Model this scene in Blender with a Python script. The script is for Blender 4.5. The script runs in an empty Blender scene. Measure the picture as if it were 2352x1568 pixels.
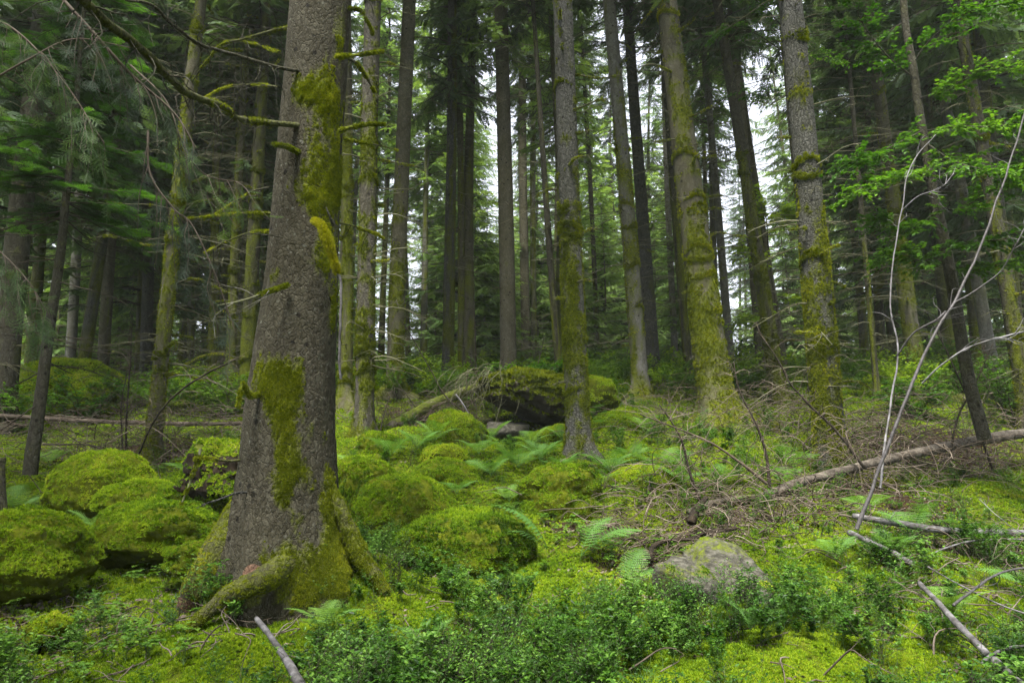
import bpy, bmesh, math, random
import numpy as np
from mathutils import Vector, Matrix, Euler

S = bpy.context.scene
COL = S.collection
rng = np.random.default_rng(7)
random.seed(7)

# ------------------------------------------------------------------ camera
PITCH = math.radians(9.0)
FPX = 1568.0                      # focal length in pixels of a 2352 wide frame (24 mm lens)
CAM = np.array([0.0, 0.0, 1.6])
cd = bpy.data.cameras.new("camera")
cam = bpy.data.objects.new("camera", cd)
COL.objects.link(cam)
cam.location = CAM
cam.rotation_euler = (math.pi / 2 + PITCH, 0, 0)
cd.sensor_width = 36.0
cd.lens = 24.0
cd.clip_start = 0.05
cd.clip_end = 600.0
cd.dof.use_dof = True
cd.dof.focus_distance = 7.0
cd.dof.aperture_fstop = 5.0
S.camera = cam

# ------------------------------------------------------------------ world, sun, exposure
SUN_EL, SUN_AZ = math.radians(58), math.radians(-60)   # azimuth from +Y towards +X
w = bpy.data.worlds.new("World")
S.world = w
w.use_nodes = True
nt = w.node_tree
nt.nodes.clear()
sky = nt.nodes.new("ShaderNodeTexSky")
sky.sky_type = 'NISHITA'
sky.sun_disc = False
sky.sun_elevation = SUN_EL
sky.sun_rotation = SUN_AZ
sky.air_density = 1.0
sky.dust_density = 4.0
mixw = nt.nodes.new("ShaderNodeMix")
mixw.data_type = 'RGBA'
mixw.inputs[0].default_value = 0.72
mixw.inputs[7].default_value = (7.8, 8.0, 9.0, 1)       # even overcast cloud over the blue
bgn = nt.nodes.new("ShaderNodeBackground")
bgn.inputs[1].default_value = 0.085
wo = nt.nodes.new("ShaderNodeOutputWorld")
nt.links.new(sky.outputs[0], mixw.inputs[6])
nt.links.new(mixw.outputs[2], bgn.inputs[0])
nt.links.new(bgn.outputs[0], wo.inputs[0])

sl = bpy.data.lights.new("sun", 'SUN')
sl.energy = 5.0
sl.angle = math.radians(20)
sl.color = (1.0, 0.96, 0.88)
so = bpy.data.objects.new("sun", sl)
COL.objects.link(so)
sd = Vector((math.sin(SUN_AZ) * math.cos(SUN_EL), math.cos(SUN_AZ) * math.cos(SUN_EL), math.sin(SUN_EL)))
sd = Vector((-0.16, -0.50, 1.15)).normalized()
so.rotation_euler = sd.to_track_quat('Z', 'Y').to_euler()
sky.sun_elevation = math.asin(sd.z)
sky.sun_rotation = math.atan2(sd.x, sd.y)

S.view_settings.view_transform = 'Standard'
S.view_settings.look = 'None'
S.view_settings.exposure = 1.65
S.view_settings.gamma = 1.0
S.render.engine = 'CYCLES'
S.cycles.use_denoising = True
S.cycles.max_bounces = 6
S.cycles.diffuse_bounces = 4
S.cycles.glossy_bounces = 2
S.cycles.transmission_bounces = 4
S.cycles.volume_bounces = 1
S.cycles.use_adaptive_sampling = True
S.cycles.adaptive_threshold = 0.02
S.cycles.sample_clamp_indirect = 4.0

# ------------------------------------------------------------------ numeric helpers
def ray(px, py):
    a = (np.asarray(px, float) - 1176.0) / FPX
    b = -(np.asarray(py, float) - 784.0) / FPX
    c, s = math.cos(PITCH), math.sin(PITCH)
    return np.stack([a, c - s * b, s + c * b], -1)

def W(px, py, Y):
    """world point seen at (px, py) of the photograph (2352 px wide) at world distance y = Y"""
    r = ray(px, py)
    return CAM + r * (np.asarray(Y, float) / r[..., 1])[..., None]

def mpp(px, py, Y):
    """metres per photograph pixel there"""
    p = W(px, py, Y) - CAM
    return (p[..., 1] * math.cos(PITCH) + p[..., 2] * math.sin(PITCH)) / FPX

def hsh(ix, iy, iz, seed):
    n = (ix * 374761393 + iy * 668265263 + iz * 2147483647 + seed * 1274126177) & 0xffffffff
    n = ((n ^ (n >> 13)) * 1274126177) & 0xffffffff
    n = n ^ (n >> 16)
    return (n & 0xffffff) / float(0xffffff)

def vn(p, seed=0):
    p = np.asarray(p, float)
    i = np.floor(p).astype(np.int64)
    f = p - i
    f = f * f * (3 - 2 * f)
    r = 0
    for dx in (0, 1):
        wx = f[..., 0] if dx else 1 - f[..., 0]
        for dy in (0, 1):
            wy = f[..., 1] if dy else 1 - f[..., 1]
            for dz in (0, 1):
                wz = f[..., 2] if dz else 1 - f[..., 2]
                r = r + wx * wy * wz * hsh(i[..., 0] + dx, i[..., 1] + dy, i[..., 2] + dz, seed)
    return r * 2 - 1

def fbm(p, oct=4, seed=0):
    p = np.asarray(p, float)
    a, r, t = 1.0, 0, 0
    for k in range(oct):
        r = r + a * vn(p * (2.03 ** k) + k * 17.3, seed + k)
        t += a
        a *= 0.5
    return r / t

def nrm(v):
    return v / (np.linalg.norm(v, axis=-1, keepdims=True) + 1e-9)

def sstep(a, b, x):
    t = np.clip((x - a) / (b - a), 0, 1)
    return t * t * (3 - 2 * t)

# ------------------------------------------------------------------ mesh builder
class MB:
    def __init__(s):
        s.V, s.Q, s.T, s.A, s.B, s.n = [], [], [], [], [], 0
    def add(s, v, quads=None, tris=None, a=0.5, b=0.0):
        v = np.asarray(v, float).reshape(-1, 3)
        s.V.append(v)
        s.A.append(np.broadcast_to(np.asarray(a, float), (len(v),)))
        s.B.append(np.broadcast_to(np.asarray(b, float), (len(v),)))
        if quads is not None and len(quads): s.Q.append(np.asarray(quads, int).reshape(-1, 4) + s.n)
        if tris is not None and len(tris): s.T.append(np.asarray(tris, int).reshape(-1, 3) + s.n)
        s.n += len(v)
        return s
    def place(s, tpl, R, off, a=None):
        """tpl = (verts, tris) put at each rotation/scale R (m,3,3), offset (m,3)"""
        tv, tt = tpl[0], tpl[1]
        m = len(off)
        if m == 0: return s
        v = np.einsum('mij,vj->mvi', R, tv) + off[:, None, :]
        idx = (np.arange(m) * len(tv))[:, None, None] + tt[None]
        if a is None: a = rng.random(m)
        s.add(v.reshape(-1, 3), tris=idx.reshape(-1, 3), a=np.repeat(a, len(tv)))
        return s
    def tubes(s, P, Rr, k=4, a=0.5, b=0.0, cap=False):
        P = np.asarray(P, float); Rr = np.asarray(Rr, float)
        if P.ndim == 2: P = P[None]
        if Rr.ndim == 1: Rr = np.broadcast_to(Rr, P.shape[:2])
        if cap:
            P = np.concatenate([P[:, :1], P, P[:, -1:]], 1)
            Rr = np.concatenate([Rr[:, :1] * 0.02, Rr, Rr[:, -1:] * 0.02], 1)
        m, n = P.shape[:2]
        Pg = P
        T = np.gradient(Pg, axis=1)
        if cap:
            T[:, 0] = T[:, 2]; T[:, 1] = T[:, 2]; T[:, -1] = T[:, -3]; T[:, -2] = T[:, -3]
        T = nrm(T)
        mt = nrm(T.mean(1))
        ref = np.where(np.abs(mt[:, 2:3]) > 0.8, np.array([[1.0, 0, 0]]), np.array([[0, 0, 1.0]]))
        N = nrm(np.cross(T, ref[:, None, :]))
        B = np.cross(T, N)
        th = np.arange(k) * 2 * math.pi / k
        ring = P[:, :, None] + Rr[:, :, None, None] * (np.cos(th)[None, None, :, None] * N[:, :, None] + np.sin(th)[None, None, :, None] * B[:, :, None])
        i = np.arange(m)[:, None, None]; j = np.arange(n - 1)[None, :, None]; q = np.arange(k)[None, None, :]
        def I(i, j, q): return (i * n + j) * k + (q % k)
        quads = np.stack(np.broadcast_arrays(I(i, j, q), I(i, j, q + 1), I(i, j + 1, q + 1), I(i, j + 1, q)), -1)
        aa = np.broadcast_to(np.asarray(a, float).reshape(-1, 1, 1) if np.ndim(a) else a, (m, n, k)).reshape(-1)
        bb = np.broadcast_to(np.asarray(b, float).reshape(-1, 1, 1) if np.ndim(b) else b, (m, n, k)).reshape(-1)
        s.add(ring.reshape(-1, 3), quads=quads.reshape(-1, 4), a=aa, b=bb)
        return s
    def mesh(s, name, mat, smooth=True):
        me = bpy.data.meshes.new(name)
        V = np.concatenate(s.V).astype(np.float32)
        Q = np.concatenate(s.Q) if s.Q else np.zeros((0, 4), int)
        T = np.concatenate(s.T) if s.T else np.zeros((0, 3), int)
        me.vertices.add(len(V)); me.vertices.foreach_set("co", V.ravel())
        loops = np.concatenate([Q.ravel(), T.ravel()]).astype(np.int32)
        me.loops.add(len(loops)); me.loops.foreach_set("vertex_index", loops)
        nf = len(Q) + len(T)
        st = np.concatenate([np.arange(len(Q)) * 4, len(Q) * 4 + np.arange(len(T)) * 3]).astype(np.int32)
        me.polygons.add(nf); me.polygons.foreach_set("loop_start", st)
        me.update(calc_edges=True)
        me.polygons.foreach_set("use_smooth", np.full(nf, smooth, bool))
        at = me.attributes.new("var", 'FLOAT', 'POINT'); at.data.foreach_set("value", np.concatenate(s.A).astype(np.float32))
        at = me.attributes.new("moss", 'FLOAT', 'POINT'); at.data.foreach_set("value", np.concatenate(s.B).astype(np.float32))
        for m in (mat if isinstance(mat, (list, tuple)) else [mat]): me.materials.append(m)
        me.update()
        return me
    def build(s, name, mat, parent=None, smooth=True):
        return link(name, s.mesh(name, mat, smooth), parent)

def link(name, data, parent=None):
    o = bpy.data.objects.new(name, data)
    COL.objects.link(o)
    if parent is not None: o.parent = parent
    return o

def tag(o, label=None, cat=None, group=None, kind=None):
    if label: o["label"] = label
    if cat: o["category"] = cat
    if group: o["group"] = group
    if kind: o["kind"] = kind
    return o

def empty(name, loc, rot=None):
    o = link(name, None)
    o.empty_display_size = 0.1
    o.location = loc
    if rot is not None:
        o.rotation_mode = 'QUATERNION'
        o.rotation_quaternion = rot
    return o

def frames(nv, spin=None, scale=1.0):
    """matrices whose z axis is nv, x axis a random tangent; columns scaled"""
    nv = nrm(nv)
    m = len(nv)
    r = nrm(rng.normal(size=(m, 3)))
    x = nrm(np.cross(r, nv))
    y = np.cross(nv, x)
    R = np.stack([x, y, nv], -1)
    return R * np.broadcast_to(np.asarray(scale, float), (m,))[:, None, None]

def frames_x(xd, up, scale=1.0, roll=0.0):
    """x axis along xd, z near up"""
    x = nrm(xd)
    y = nrm(np.cross(up, x))
    z = np.cross(x, y)
    if np.ndim(roll) or roll:
        r = np.broadcast_to(roll, (len(x),))[:, None]
        y, z = y * np.cos(r) + z * np.sin(r), z * np.cos(r) - y * np.sin(r)
    R = np.stack([x, y, z], -1)
    return R * np.broadcast_to(np.asarray(scale, float), (len(x),))[:, None, None]

def smoothpath(pts, n):
    """Catmull-Rom through pts"""
    P = np.asarray(pts, float)
    P = np.vstack([2 * P[0] - P[1], P, 2 * P[-1] - P[-2]])
    t = np.linspace(0, len(P) - 3 - 1e-6, n)
    i = t.astype(int); f = (t - i)[:, None]
    a, b, c, d = P[i], P[i + 1], P[i + 2], P[i + 3]
    return 0.5 * ((2 * b) + (-a + c) * f + (2 * a - 5 * b + 4 * c - d) * f ** 2 + (-a + 3 * b - 3 * c + d) * f ** 3)

def arcs(st, d, L, n=6, droop=0.2, wig=0.06, up=0.0):
    """bundle of curved twigs"""
    st = np.asarray(st, float); m = len(st)
    t = np.linspace(0, 1, n)[None, :, None]
    L = np.broadcast_to(L, (m,))[:, None, None]
    dr = np.broadcast_to(droop, (m,))[:, None, None]
    P = st[:, None] + nrm(d)[:, None] * t * L
    P = P + np.array([0, 0, -1.0]) * dr * L * t ** 2 + np.array([0, 0, 1.0]) * up * L * t ** 3
    k = rng.normal(size=(m, 1, 3)) * np.sin(t * math.pi * 1.3) + rng.normal(size=(m, 1, 3)) * np.sin(t * 7.0) * 0.4
    return P + k * L * wig

# ------------------------------------------------------------------ materials
MATS = {}
def newmat(name):
    m = bpy.data.materials.new(name)
    m.use_nodes = True
    nt = m.node_tree
    nt.nodes.clear()
    out = nt.nodes.new("ShaderNodeOutputMaterial")
    return m, nt, out

def N_(nt, typ, **kw):
    n = nt.nodes.new(typ)
    for k, v in kw.items(): setattr(n, k, v)
    return n

def noise_node(nt, vec, scale, detail=4, rough=0.55, dist=0.0):
    n = N_(nt, "ShaderNodeTexNoise")
    n.inputs["Scale"].default_value = scale
    n.inputs["Detail"].default_value = detail
    n.inputs["Roughness"].default_value = rough
    n.inputs["Distortion"].default_value = dist
    nt.links.new(vec, n.inputs["Vector"])
    return n

def ramp_node(nt, fac, stops):
    r = N_(nt, "ShaderNodeValToRGB")
    cr = r.color_ramp
    while len(cr.elements) > 1: cr.elements.remove(cr.elements[-1])
    cr.elements[0].position = stops[0][0]; cr.elements[0].color = (*stops[0][1], 1)
    for p, c in stops[1:]:
        e = cr.elements.new(p); e.color = (*c, 1)
    nt.links.new(fac, r.inputs[0])
    return r

def math_node(nt, op, a, b=None, c=None):
    n = N_(nt, "ShaderNodeMath", operation=op)
    for i, v in enumerate((a, b, c)):
        if v is None: continue
        if isinstance(v, (int, float)): n.inputs[i].default_value = v
        else: nt.links.new(v, n.inputs[i])
    return n.outputs[0]

def mixc(nt, fac, a, b, blend='MIX'):
    n = N_(nt, "ShaderNodeMix", data_type='RGBA', blend_type=blend)
    for i, v in ((0, fac), (6, a), (7, b)):
        if isinstance(v, (int, float)): n.inputs[i].default_value = v
        elif isinstance(v, tuple): n.inputs[i].default_value = (*v, 1)
        else: nt.links.new(v, n.inputs[i])
    return n.outputs[2]

def leafmat(name, stops, trans=0.4, rough=0.55, spec=0.3, wscale=1.2, wamt=0.5, ramp_rand=0.5):
    """leaf-like surface: colour from a patchy growth noise and each leaf's own value"""
    m, nt, out = newmat(name)
    geo = N_(nt, "ShaderNodeNewGeometry")
    at = N_(nt, "ShaderNodeAttribute", attribute_name="var")
    oi = N_(nt, "ShaderNodeObjectInfo")
    nz = noise_node(nt, geo.outputs["Position"], wscale, 3)
    f = math_node(nt, 'MULTIPLY_ADD', nz.outputs[0], wamt * 2, 0.5 - wamt)
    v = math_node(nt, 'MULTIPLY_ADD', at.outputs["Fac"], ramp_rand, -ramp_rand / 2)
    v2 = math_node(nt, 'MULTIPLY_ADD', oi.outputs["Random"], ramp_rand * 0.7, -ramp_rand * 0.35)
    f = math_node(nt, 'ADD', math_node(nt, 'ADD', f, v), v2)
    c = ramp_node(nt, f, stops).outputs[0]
    p = N_(nt, "ShaderNodeBsdfPrincipled")
    p.inputs["Roughness"].default_value = rough
    p.inputs["Specular IOR Level"].default_value = spec
    nt.links.new(c, p.inputs["Base Color"])
    tr = N_(nt, "ShaderNodeBsdfTranslucent")
    c2 = mixc(nt, 1.0, c, (1.0, 1.0, 0.45), 'MULTIPLY')
    nt.links.new(c2, tr.inputs[0])
    mx = N_(nt, "ShaderNodeMixShader")
    mx.inputs[0].default_value = trans
    nt.links.new(p.outputs[0], mx.inputs[1]); nt.links.new(tr.outputs[0], mx.inputs[2])
    nt.links.new(mx.outputs[0], out.inputs[0])
    MATS[name] = m
    return m

def barkmat(name, dark, mid, light, plate=22.0, bump=1.0, lichen=0.12, mosscol=((0.026, 0.034, 0.003), (0.14, 0.165, 0.010)), stretch=0.6, crack=0.5):
    m, nt, out = newmat(name)
    tc = N_(nt, "ShaderNodeTexCoord")
    mp = N_(nt, "ShaderNodeMapping")
    mp.inputs["Scale"].default_value = (1, 1, stretch)
    nt.links.new(tc.outputs["Object"], mp.inputs[0])
    warp = noise_node(nt, mp.outputs[0], 9.0, 3)
    wv = N_(nt, "ShaderNodeMix", data_type='VECTOR')
    wv.inputs[0].default_value = 0.11
    nt.links.new(mp.outputs[0], wv.inputs[4]); nt.links.new(warp.outputs[1], wv.inputs[5])
    vor = N_(nt, "ShaderNodeTexVoronoi", feature='DISTANCE_TO_EDGE')
    vor.inputs["Scale"].default_value = plate
    nt.links.new(wv.outputs[1], vor.inputs["Vector"])
    vc = N_(nt, "ShaderNodeTexVoronoi", feature='F1')
    vc.inputs["Scale"].default_value = plate
    nt.links.new(wv.outputs[1], vc.inputs["Vector"])
    fine = noise_node(nt, tc.outputs["Object"], 60.0, 5, 0.65)
    big = noise_node(nt, tc.outputs["Object"], 2.3, 4)
    col = ramp_node(nt, big.outputs[0], [(0.3, mid), (0.55, tuple(x * 0.8 for x in mid)), (0.72, light)]).outputs[0]
    col = mixc(nt, 0.55, col, ramp_node(nt, vc.outputs["Color"], [(0.1, dark), (0.5, mid), (0.9, light)]).outputs[0])
    col = mixc(nt, 0.5, col, ramp_node(nt, fine.outputs[0], [(0.3, dark), (0.5, mid), (0.75, light)]).outputs[0])
    st_ = noise_node(nt, tc.outputs["Object"], 0.9, 5, 0.65)
    col = mixc(nt, ramp_node(nt, st_.outputs[0], [(0.40, (0, 0, 0)), (0.62, (.75, .75, .75))]).outputs[0], col, mixc(nt, 0.5, col, (dark[0] * 1.9, dark[1] * 2.0, dark[2] * .9)))
    edge = ramp_node(nt, vor.outputs["Distance"], [(0.0, (1, 1, 1)), (0.10, (0, 0, 0))]).outputs[0]
    col = mixc(nt, math_node(nt, 'MULTIPLY', edge, crack), col, tuple(x * 0.45 for x in dark))
    # pale lichen spots
    lv = N_(nt, "ShaderNodeTexVoronoi", feature='F1')
    lv.inputs["Scale"].default_value = 17.0
    lw = noise_node(nt, tc.outputs["Object"], 26.0, 3)
    lmx = N_(nt, "ShaderNodeMix", data_type='VECTOR'); lmx.inputs[0].default_value = 0.05
    nt.links.new(tc.outputs["Object"], lmx.inputs[4]); nt.links.new(lw.outputs[1], lmx.inputs[5])
    nt.links.new(lmx.outputs[1], lv.inputs["Vector"])
    sp = ramp_node(nt, lv.outputs["Distance"], [(0.10, (1, 1, 1)), (0.24, (0, 0, 0))]).outputs[0]
    spn = ramp_node(nt, noise_node(nt, tc.outputs["Object"], 1.7, 2).outputs[0], [(0.45, (0, 0, 0)), (0.6, (1, 1, 1))]).outputs[0]
    spf = math_node(nt, 'MULTIPLY', math_node(nt, 'MULTIPLY', sp, spn), lichen * 2.6)
    col = mixc(nt, spf, col, (0.20, 0.21, 0.18))
    kn = N_(nt, "ShaderNodeTexVoronoi", feature='F1')
    kn.inputs["Scale"].default_value = 6.0
    nt.links.new(tc.outputs["Object"], kn.inputs["Vector"])
    kf = ramp_node(nt, kn.outputs["Distance"], [(0.10, (1, 1, 1)), (0.17, (0, 0, 0))]).outputs[0]
    col = mixc(nt, math_node(nt, 'MULTIPLY', kf, .85), col, tuple(x * 0.4 for x in dark))
    # reddish bare patches come from attribute var > 0.9
    va = N_(nt, "ShaderNodeAttribute", attribute_name="var")
    red = ramp_node(nt, va.outputs["Fac"], [(0.75, (0, 0, 0)), (0.9, (1, 1, 1))]).outputs[0]
    col = mixc(nt, red, col, ramp_node(nt, fine.outputs[0], [(0.35, (0.04, 0.02, 0.012)), (0.6, (0.15, 0.092, 0.062))]).outputs[0])
    # moss
    ma = N_(nt, "ShaderNodeAttribute", attribute_name="moss")
    mn = noise_node(nt, tc.outputs["Object"], 34.0, 4, 0.7)
    mf = math_node(nt, 'ADD', ma.outputs["Fac"], math_node(nt, 'MULTIPLY_ADD', mn.outputs[0], 0.9, -0.45))
    mf = ramp_node(nt, mf, [(0.18, (0, 0, 0)), (0.75, (1, 1, 1))]).outputs[0]
    mcol = ramp_node(nt, noise_node(nt, tc.outputs["Object"], 50.0, 3, 0.7).outputs[0], [(0.3, mosscol[0]), (0.7, mosscol[1])]).outputs[0]
    col = mixc(nt, mf, col, mcol)
    p = N_(nt, "ShaderNodeBsdfPrincipled")
    p.inputs["Roughness"].default_value = 0.92
    p.inputs["Specular IOR Level"].default_value = 0.15
    nt.links.new(col, p.inputs["Base Color"])
    hgt = math_node(nt, 'MULTIPLY', ramp_node(nt, vor.outputs["Distance"], [(0, (0, 0, 0)), (0.16, (1, 1, 1))]).outputs[0], 0.7)
    hgt = math_node(nt, 'ADD', hgt, math_node(nt, 'MULTIPLY', fine.outputs[0], 0.5))
    hgt = math_node(nt, 'ADD', hgt, math_node(nt, 'MULTIPLY', vc.outputs["Color"], 0.35))
    hgt = math_node(nt, 'ADD', hgt, math_node(nt, 'MULTIPLY', mf, math_node(nt, 'MULTIPLY', mn.outputs[0], 1.2)))
    b = N_(nt, "ShaderNodeBump")
    b.inputs["Strength"].default_value = min(bump, 1.0)
    b.inputs["Distance"].default_value = 0.012 * bump
    nt.links.new(hgt, b.inputs["Height"]); nt.links.new(b.outputs[0], p.inputs["Normal"])
    nt.links.new(p.outputs[0], out.inputs[0])
    MATS[name] = m
    return m

def plainmat(name, stops, scale=8.0, rough=0.9, bump=0.5, stretch=(1, 1, 1), spec=0.2, moss=None):
    m, nt, out = newmat(name)
    tc = N_(nt, "ShaderNodeTexCoord")
    mp = N_(nt, "ShaderNodeMapping"); mp.inputs["Scale"].default_value = stretch
    nt.links.new(tc.outputs["Object"], mp.inputs[0])
    nz = noise_node(nt, mp.outputs[0], scale, 6, 0.65)
    va = N_(nt, "ShaderNodeAttribute", attribute_name="var")
    f = math_node(nt, 'ADD', nz.outputs[0], math_node(nt, 'MULTIPLY_ADD', va.outputs["Fac"], 0.4, -0.2))
    col = ramp_node(nt, f, stops).outputs[0]
    hn = nz.outputs[0]
    if moss:
        ma = N_(nt, "ShaderNodeAttribute", attribute_name="moss")
        mn = noise_node(nt, tc.outputs["Object"], 22.0, 4, 0.7)
        mf = math_node(nt, 'ADD', ma.outputs["Fac"], math_node(nt, 'MULTIPLY_ADD', mn.outputs[0], 0.9, -0.45))
        mf = ramp_node(nt, mf, [(0.4, (0, 0, 0)), (0.6, (1, 1, 1))]).outputs[0]
        col = mixc(nt, mf, col, ramp_node(nt, mn.outputs[0], [(0.3, moss[0]), (0.7, moss[1])]).outputs[0])
    p = N_(nt, "ShaderNodeBsdfPrincipled")
    p.inputs["Roughness"].default_value = rough
    p.inputs["Specular IOR Level"].default_value = spec
    nt.links.new(col, p.inputs["Base Color"])
    b = N_(nt, "ShaderNodeBump"); b.inputs["Strength"].default_value = bump; b.inputs["Distance"].default_value = 0.02
    nt.links.new(hn, b.inputs["Height"]); nt.links.new(b.outputs[0], p.inputs["Normal"])
    nt.links.new(p.outputs[0], out.inputs[0])
    MATS[name] = m
    return m

M_grey = barkmat("bark_grey_spruce", (0.022, 0.020, 0.016), (0.07, 0.064, 0.052), (0.14, 0.135, 0.115), plate=26, bump=1.0)
M_hero = barkmat("bark_big_trunk", (0.009, 0.008, 0.005), (0.039, 0.035, 0.023), (0.115, 0.110, 0.082), plate=34, bump=0.8, crack=0.12, lichen=.16)
M_scaly = barkmat("bark_scaly", (0.024, 0.024, 0.022), (0.075, 0.075, 0.067), (0.175, 0.176, 0.16), plate=30, bump=2.2, crack=0.45)
M_brown = barkmat("bark_brown", (0.030, 0.027, 0.018), (0.084, 0.078, 0.055), (0.16, 0.152, 0.115), plate=26, bump=0.6, crack=0.3)
M_pale = barkmat("bark_pale", (0.05, 0.047, 0.038), (0.14, 0.135, 0.12), (0.25, 0.25, 0.235), plate=14, bump=0.5, crack=0.35)
M_dark = barkmat("bark_dark", (0.018, 0.017, 0.012), (0.046, 0.043, 0.032), (0.10, 0.095, 0.075), plate=24, bump=0.9, crack=0.4)
MOSS_ST = [(0.05, (0.016, 0.040, 0.003)), (0.3, (0.070, 0.145, 0.006)), (0.55, (0.180, 0.290, 0.011)), (0.8, (0.31, 0.41, 0.020)), (1.0, (0.40, 0.40, 0.05))]
M_moss = leafmat("moss_blades", MOSS_ST, trans=0.35, rough=0.7, spec=0.1, wscale=1.6, wamt=0.55, ramp_rand=0.55)
M_tmoss = leafmat("trunk_moss", [(0.0, (0.035, 0.050, 0.003)), (0.45, (0.125, 0.160, 0.008)), (0.8, (0.26, 0.295, 0.015)), (1.0, (0.38, 0.37, 0.03))], trans=0.3, rough=0.8, spec=0.1, wscale=3.0)
M_bmoss = leafmat("bright_moss", [(0.0, (0.12, 0.14, 0.010)), (0.6, (0.30, 0.30, 0.016)), (1.0, (0.42, 0.38, 0.03))], trans=0.4, rough=0.8, spec=0.1, wscale=3.0)
M_bil = leafmat("bilberry_leaves", [(0.0, (0.012, 0.040, 0.004)), (0.4, (0.032, 0.098, 0.008)), (0.7, (0.075, 0.180, 0.018)), (1.0, (0.16, 0.30, 0.045))], trans=0.4, rough=0.45, spec=0.3, wscale=1.6, wamt=0.6, ramp_rand=0.7)
M_sorrel = leafmat("low_leaves", [(0.0, (0.03, 0.09, 0.008)), (0.5, (0.085, 0.19, 0.015)), (1.0, (0.17, 0.28, 0.03))], trans=0.45, rough=0.6, wscale=1.0)
M_fern = leafmat("fern_fronds", [(0.0, (0.045, 0.12, 0.02)), (0.5, (0.11, 0.24, 0.05)), (1.0, (0.22, 0.36, 0.05))], trans=0.45, rough=0.6, wscale=0.6, wamt=0.7, ramp_rand=0.4)
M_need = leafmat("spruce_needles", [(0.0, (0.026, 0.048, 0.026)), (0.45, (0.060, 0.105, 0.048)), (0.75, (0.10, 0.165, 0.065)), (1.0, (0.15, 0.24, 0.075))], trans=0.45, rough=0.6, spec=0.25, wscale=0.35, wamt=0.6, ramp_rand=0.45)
M_young = leafmat("young_needles", [(0.0, (0.06, 0.125, 0.035)), (0.5, (0.155, 0.26, 0.07)), (1.0, (0.26, 0.38, 0.10))], trans=0.5, rough=0.6, spec=0.25, wscale=0.5, wamt=0.5, ramp_rand=0.6)
M_sapneed = leafmat("green_tip_needles", [(0.0, (0.014, 0.040, 0.010)), (0.5, (0.045, 0.12, 0.02)), (0.8, (0.11, 0.27, 0.03)), (1.0, (0.19, 0.40, 0.04))], trans=0.45, rough=0.6, spec=0.25, wscale=0.9, wamt=0.6, ramp_rand=0.7)
M_greyneed = leafmat("grey_needles", [(0.0, (0.020, 0.035, 0.022)), (0.5, (0.05, 0.075, 0.05)), (1.0, (0.09, 0.12, 0.085))], trans=0.2, rough=0.7, spec=0.2, wscale=1.5, wamt=0.5)
M_leaf = leafmat("broad_leaves", [(0.0, (0.025, 0.085, 0.006)), (0.5, (0.055, 0.155, 0.012)), (1.0, (0.16, 0.31, 0.025))], trans=0.5, rough=0.45, spec=0.35, wscale=0.6, wamt=0.5)
M_leafy = leafmat("yellow_leaves", [(0.0, (0.10, 0.20, 0.008)), (0.5, (0.22, 0.36, 0.012)), (1.0, (0.36, 0.48, 0.03))], trans=0.55, rough=0.5, wscale=0.6)
M_twig = plainmat("grey_twigs", [(0.2, (0.035, 0.028, 0.022)), (0.5, (0.085, 0.068, 0.052)), (0.8, (0.17, 0.145, 0.12))], scale=6, bump=0.3)
M_dtwig = plainmat("dark_twigs", [(0.2, (0.012, 0.010, 0.008)), (0.5, (0.035, 0.028, 0.02)), (0.8, (0.075, 0.065, 0.045))], scale=6, bump=0.3)
M_mtwig = plainmat("lichen_twigs", [(0.25, (0.03, 0.028, 0.015)), (0.5, (0.085, 0.085, 0.045)), (0.75, (0.17, 0.165, 0.11))], scale=4, bump=0.3)
M_brush = plainmat("brown_brush", [(0.2, (0.022, 0.016, 0.011)), (0.5, (0.085, 0.066, 0.048)), (0.85, (0.22, 0.185, 0.15))], scale=5, bump=0.3)
M_white = plainmat("pale_stems", [(0.3, (0.03, 0.027, 0.024)), (0.48, (0.10, 0.096, 0.098)), (0.75, (0.27, 0.262, 0.278))], scale=11, rough=0.6, bump=0.4, stretch=(1, 1, 1), spec=0.3, moss=((0.03, 0.045, 0.004), (0.12, 0.14, 0.012)))
M_stem = plainmat("grey_sapling_bark", [(0.3, (0.018, 0.016, 0.016)), (0.5, (0.055, 0.05, 0.051)), (0.8, (0.13, 0.122, 0.128))], scale=20, rough=0.55, bump=0.4, spec=0.4)
M_log = plainmat("log_bark", [(0.3, (0.022, 0.018, 0.014)), (0.5, (0.082, 0.070, 0.056)), (0.72, (0.19, 0.168, 0.14))], scale=9, bump=0.8, moss=((0.03, 0.045, 0.004), (0.10, 0.12, 0.012)))
M_rock = plainmat("granite", [(0.28, (0.012, 0.012, 0.009)), (0.48, (0.046, 0.044, 0.034)), (0.72, (0.125, 0.12, 0.098))], scale=15, stretch=(1, 1, 2.2), bump=1.0, moss=((0.03, 0.045, 0.004), (0.10, 0.12, 0.012)))
M_drock = plainmat("dark_rock", [(0.2, (0.008, 0.007, 0.005)), (0.5, (0.026, 0.021, 0.014)), (0.8, (0.10, 0.095, 0.08))], scale=6, bump=1.0, moss=((0.02, 0.03, 0.003), (0.07, 0.085, 0.008)))
M_core = plainmat("moss_core", [(0.25, (0.018, 0.024, 0.003)), (0.5, (0.055, 0.068, 0.006)), (0.8, (0.11, 0.125, 0.010))], scale=14, bump=1.0, rough=1.0, spec=0.0)
M_stump = plainmat("rotten_wood", [(0.2, (0.005, 0.004, 0.003)), (0.5, (0.018, 0.013, 0.008)), (0.85, (0.055, 0.038, 0.022))], scale=9, stretch=(1, 1, 0.25), bump=1.0, moss=((0.03, 0.04, 0.004), (0.10, 0.12, 0.012)))

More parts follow.
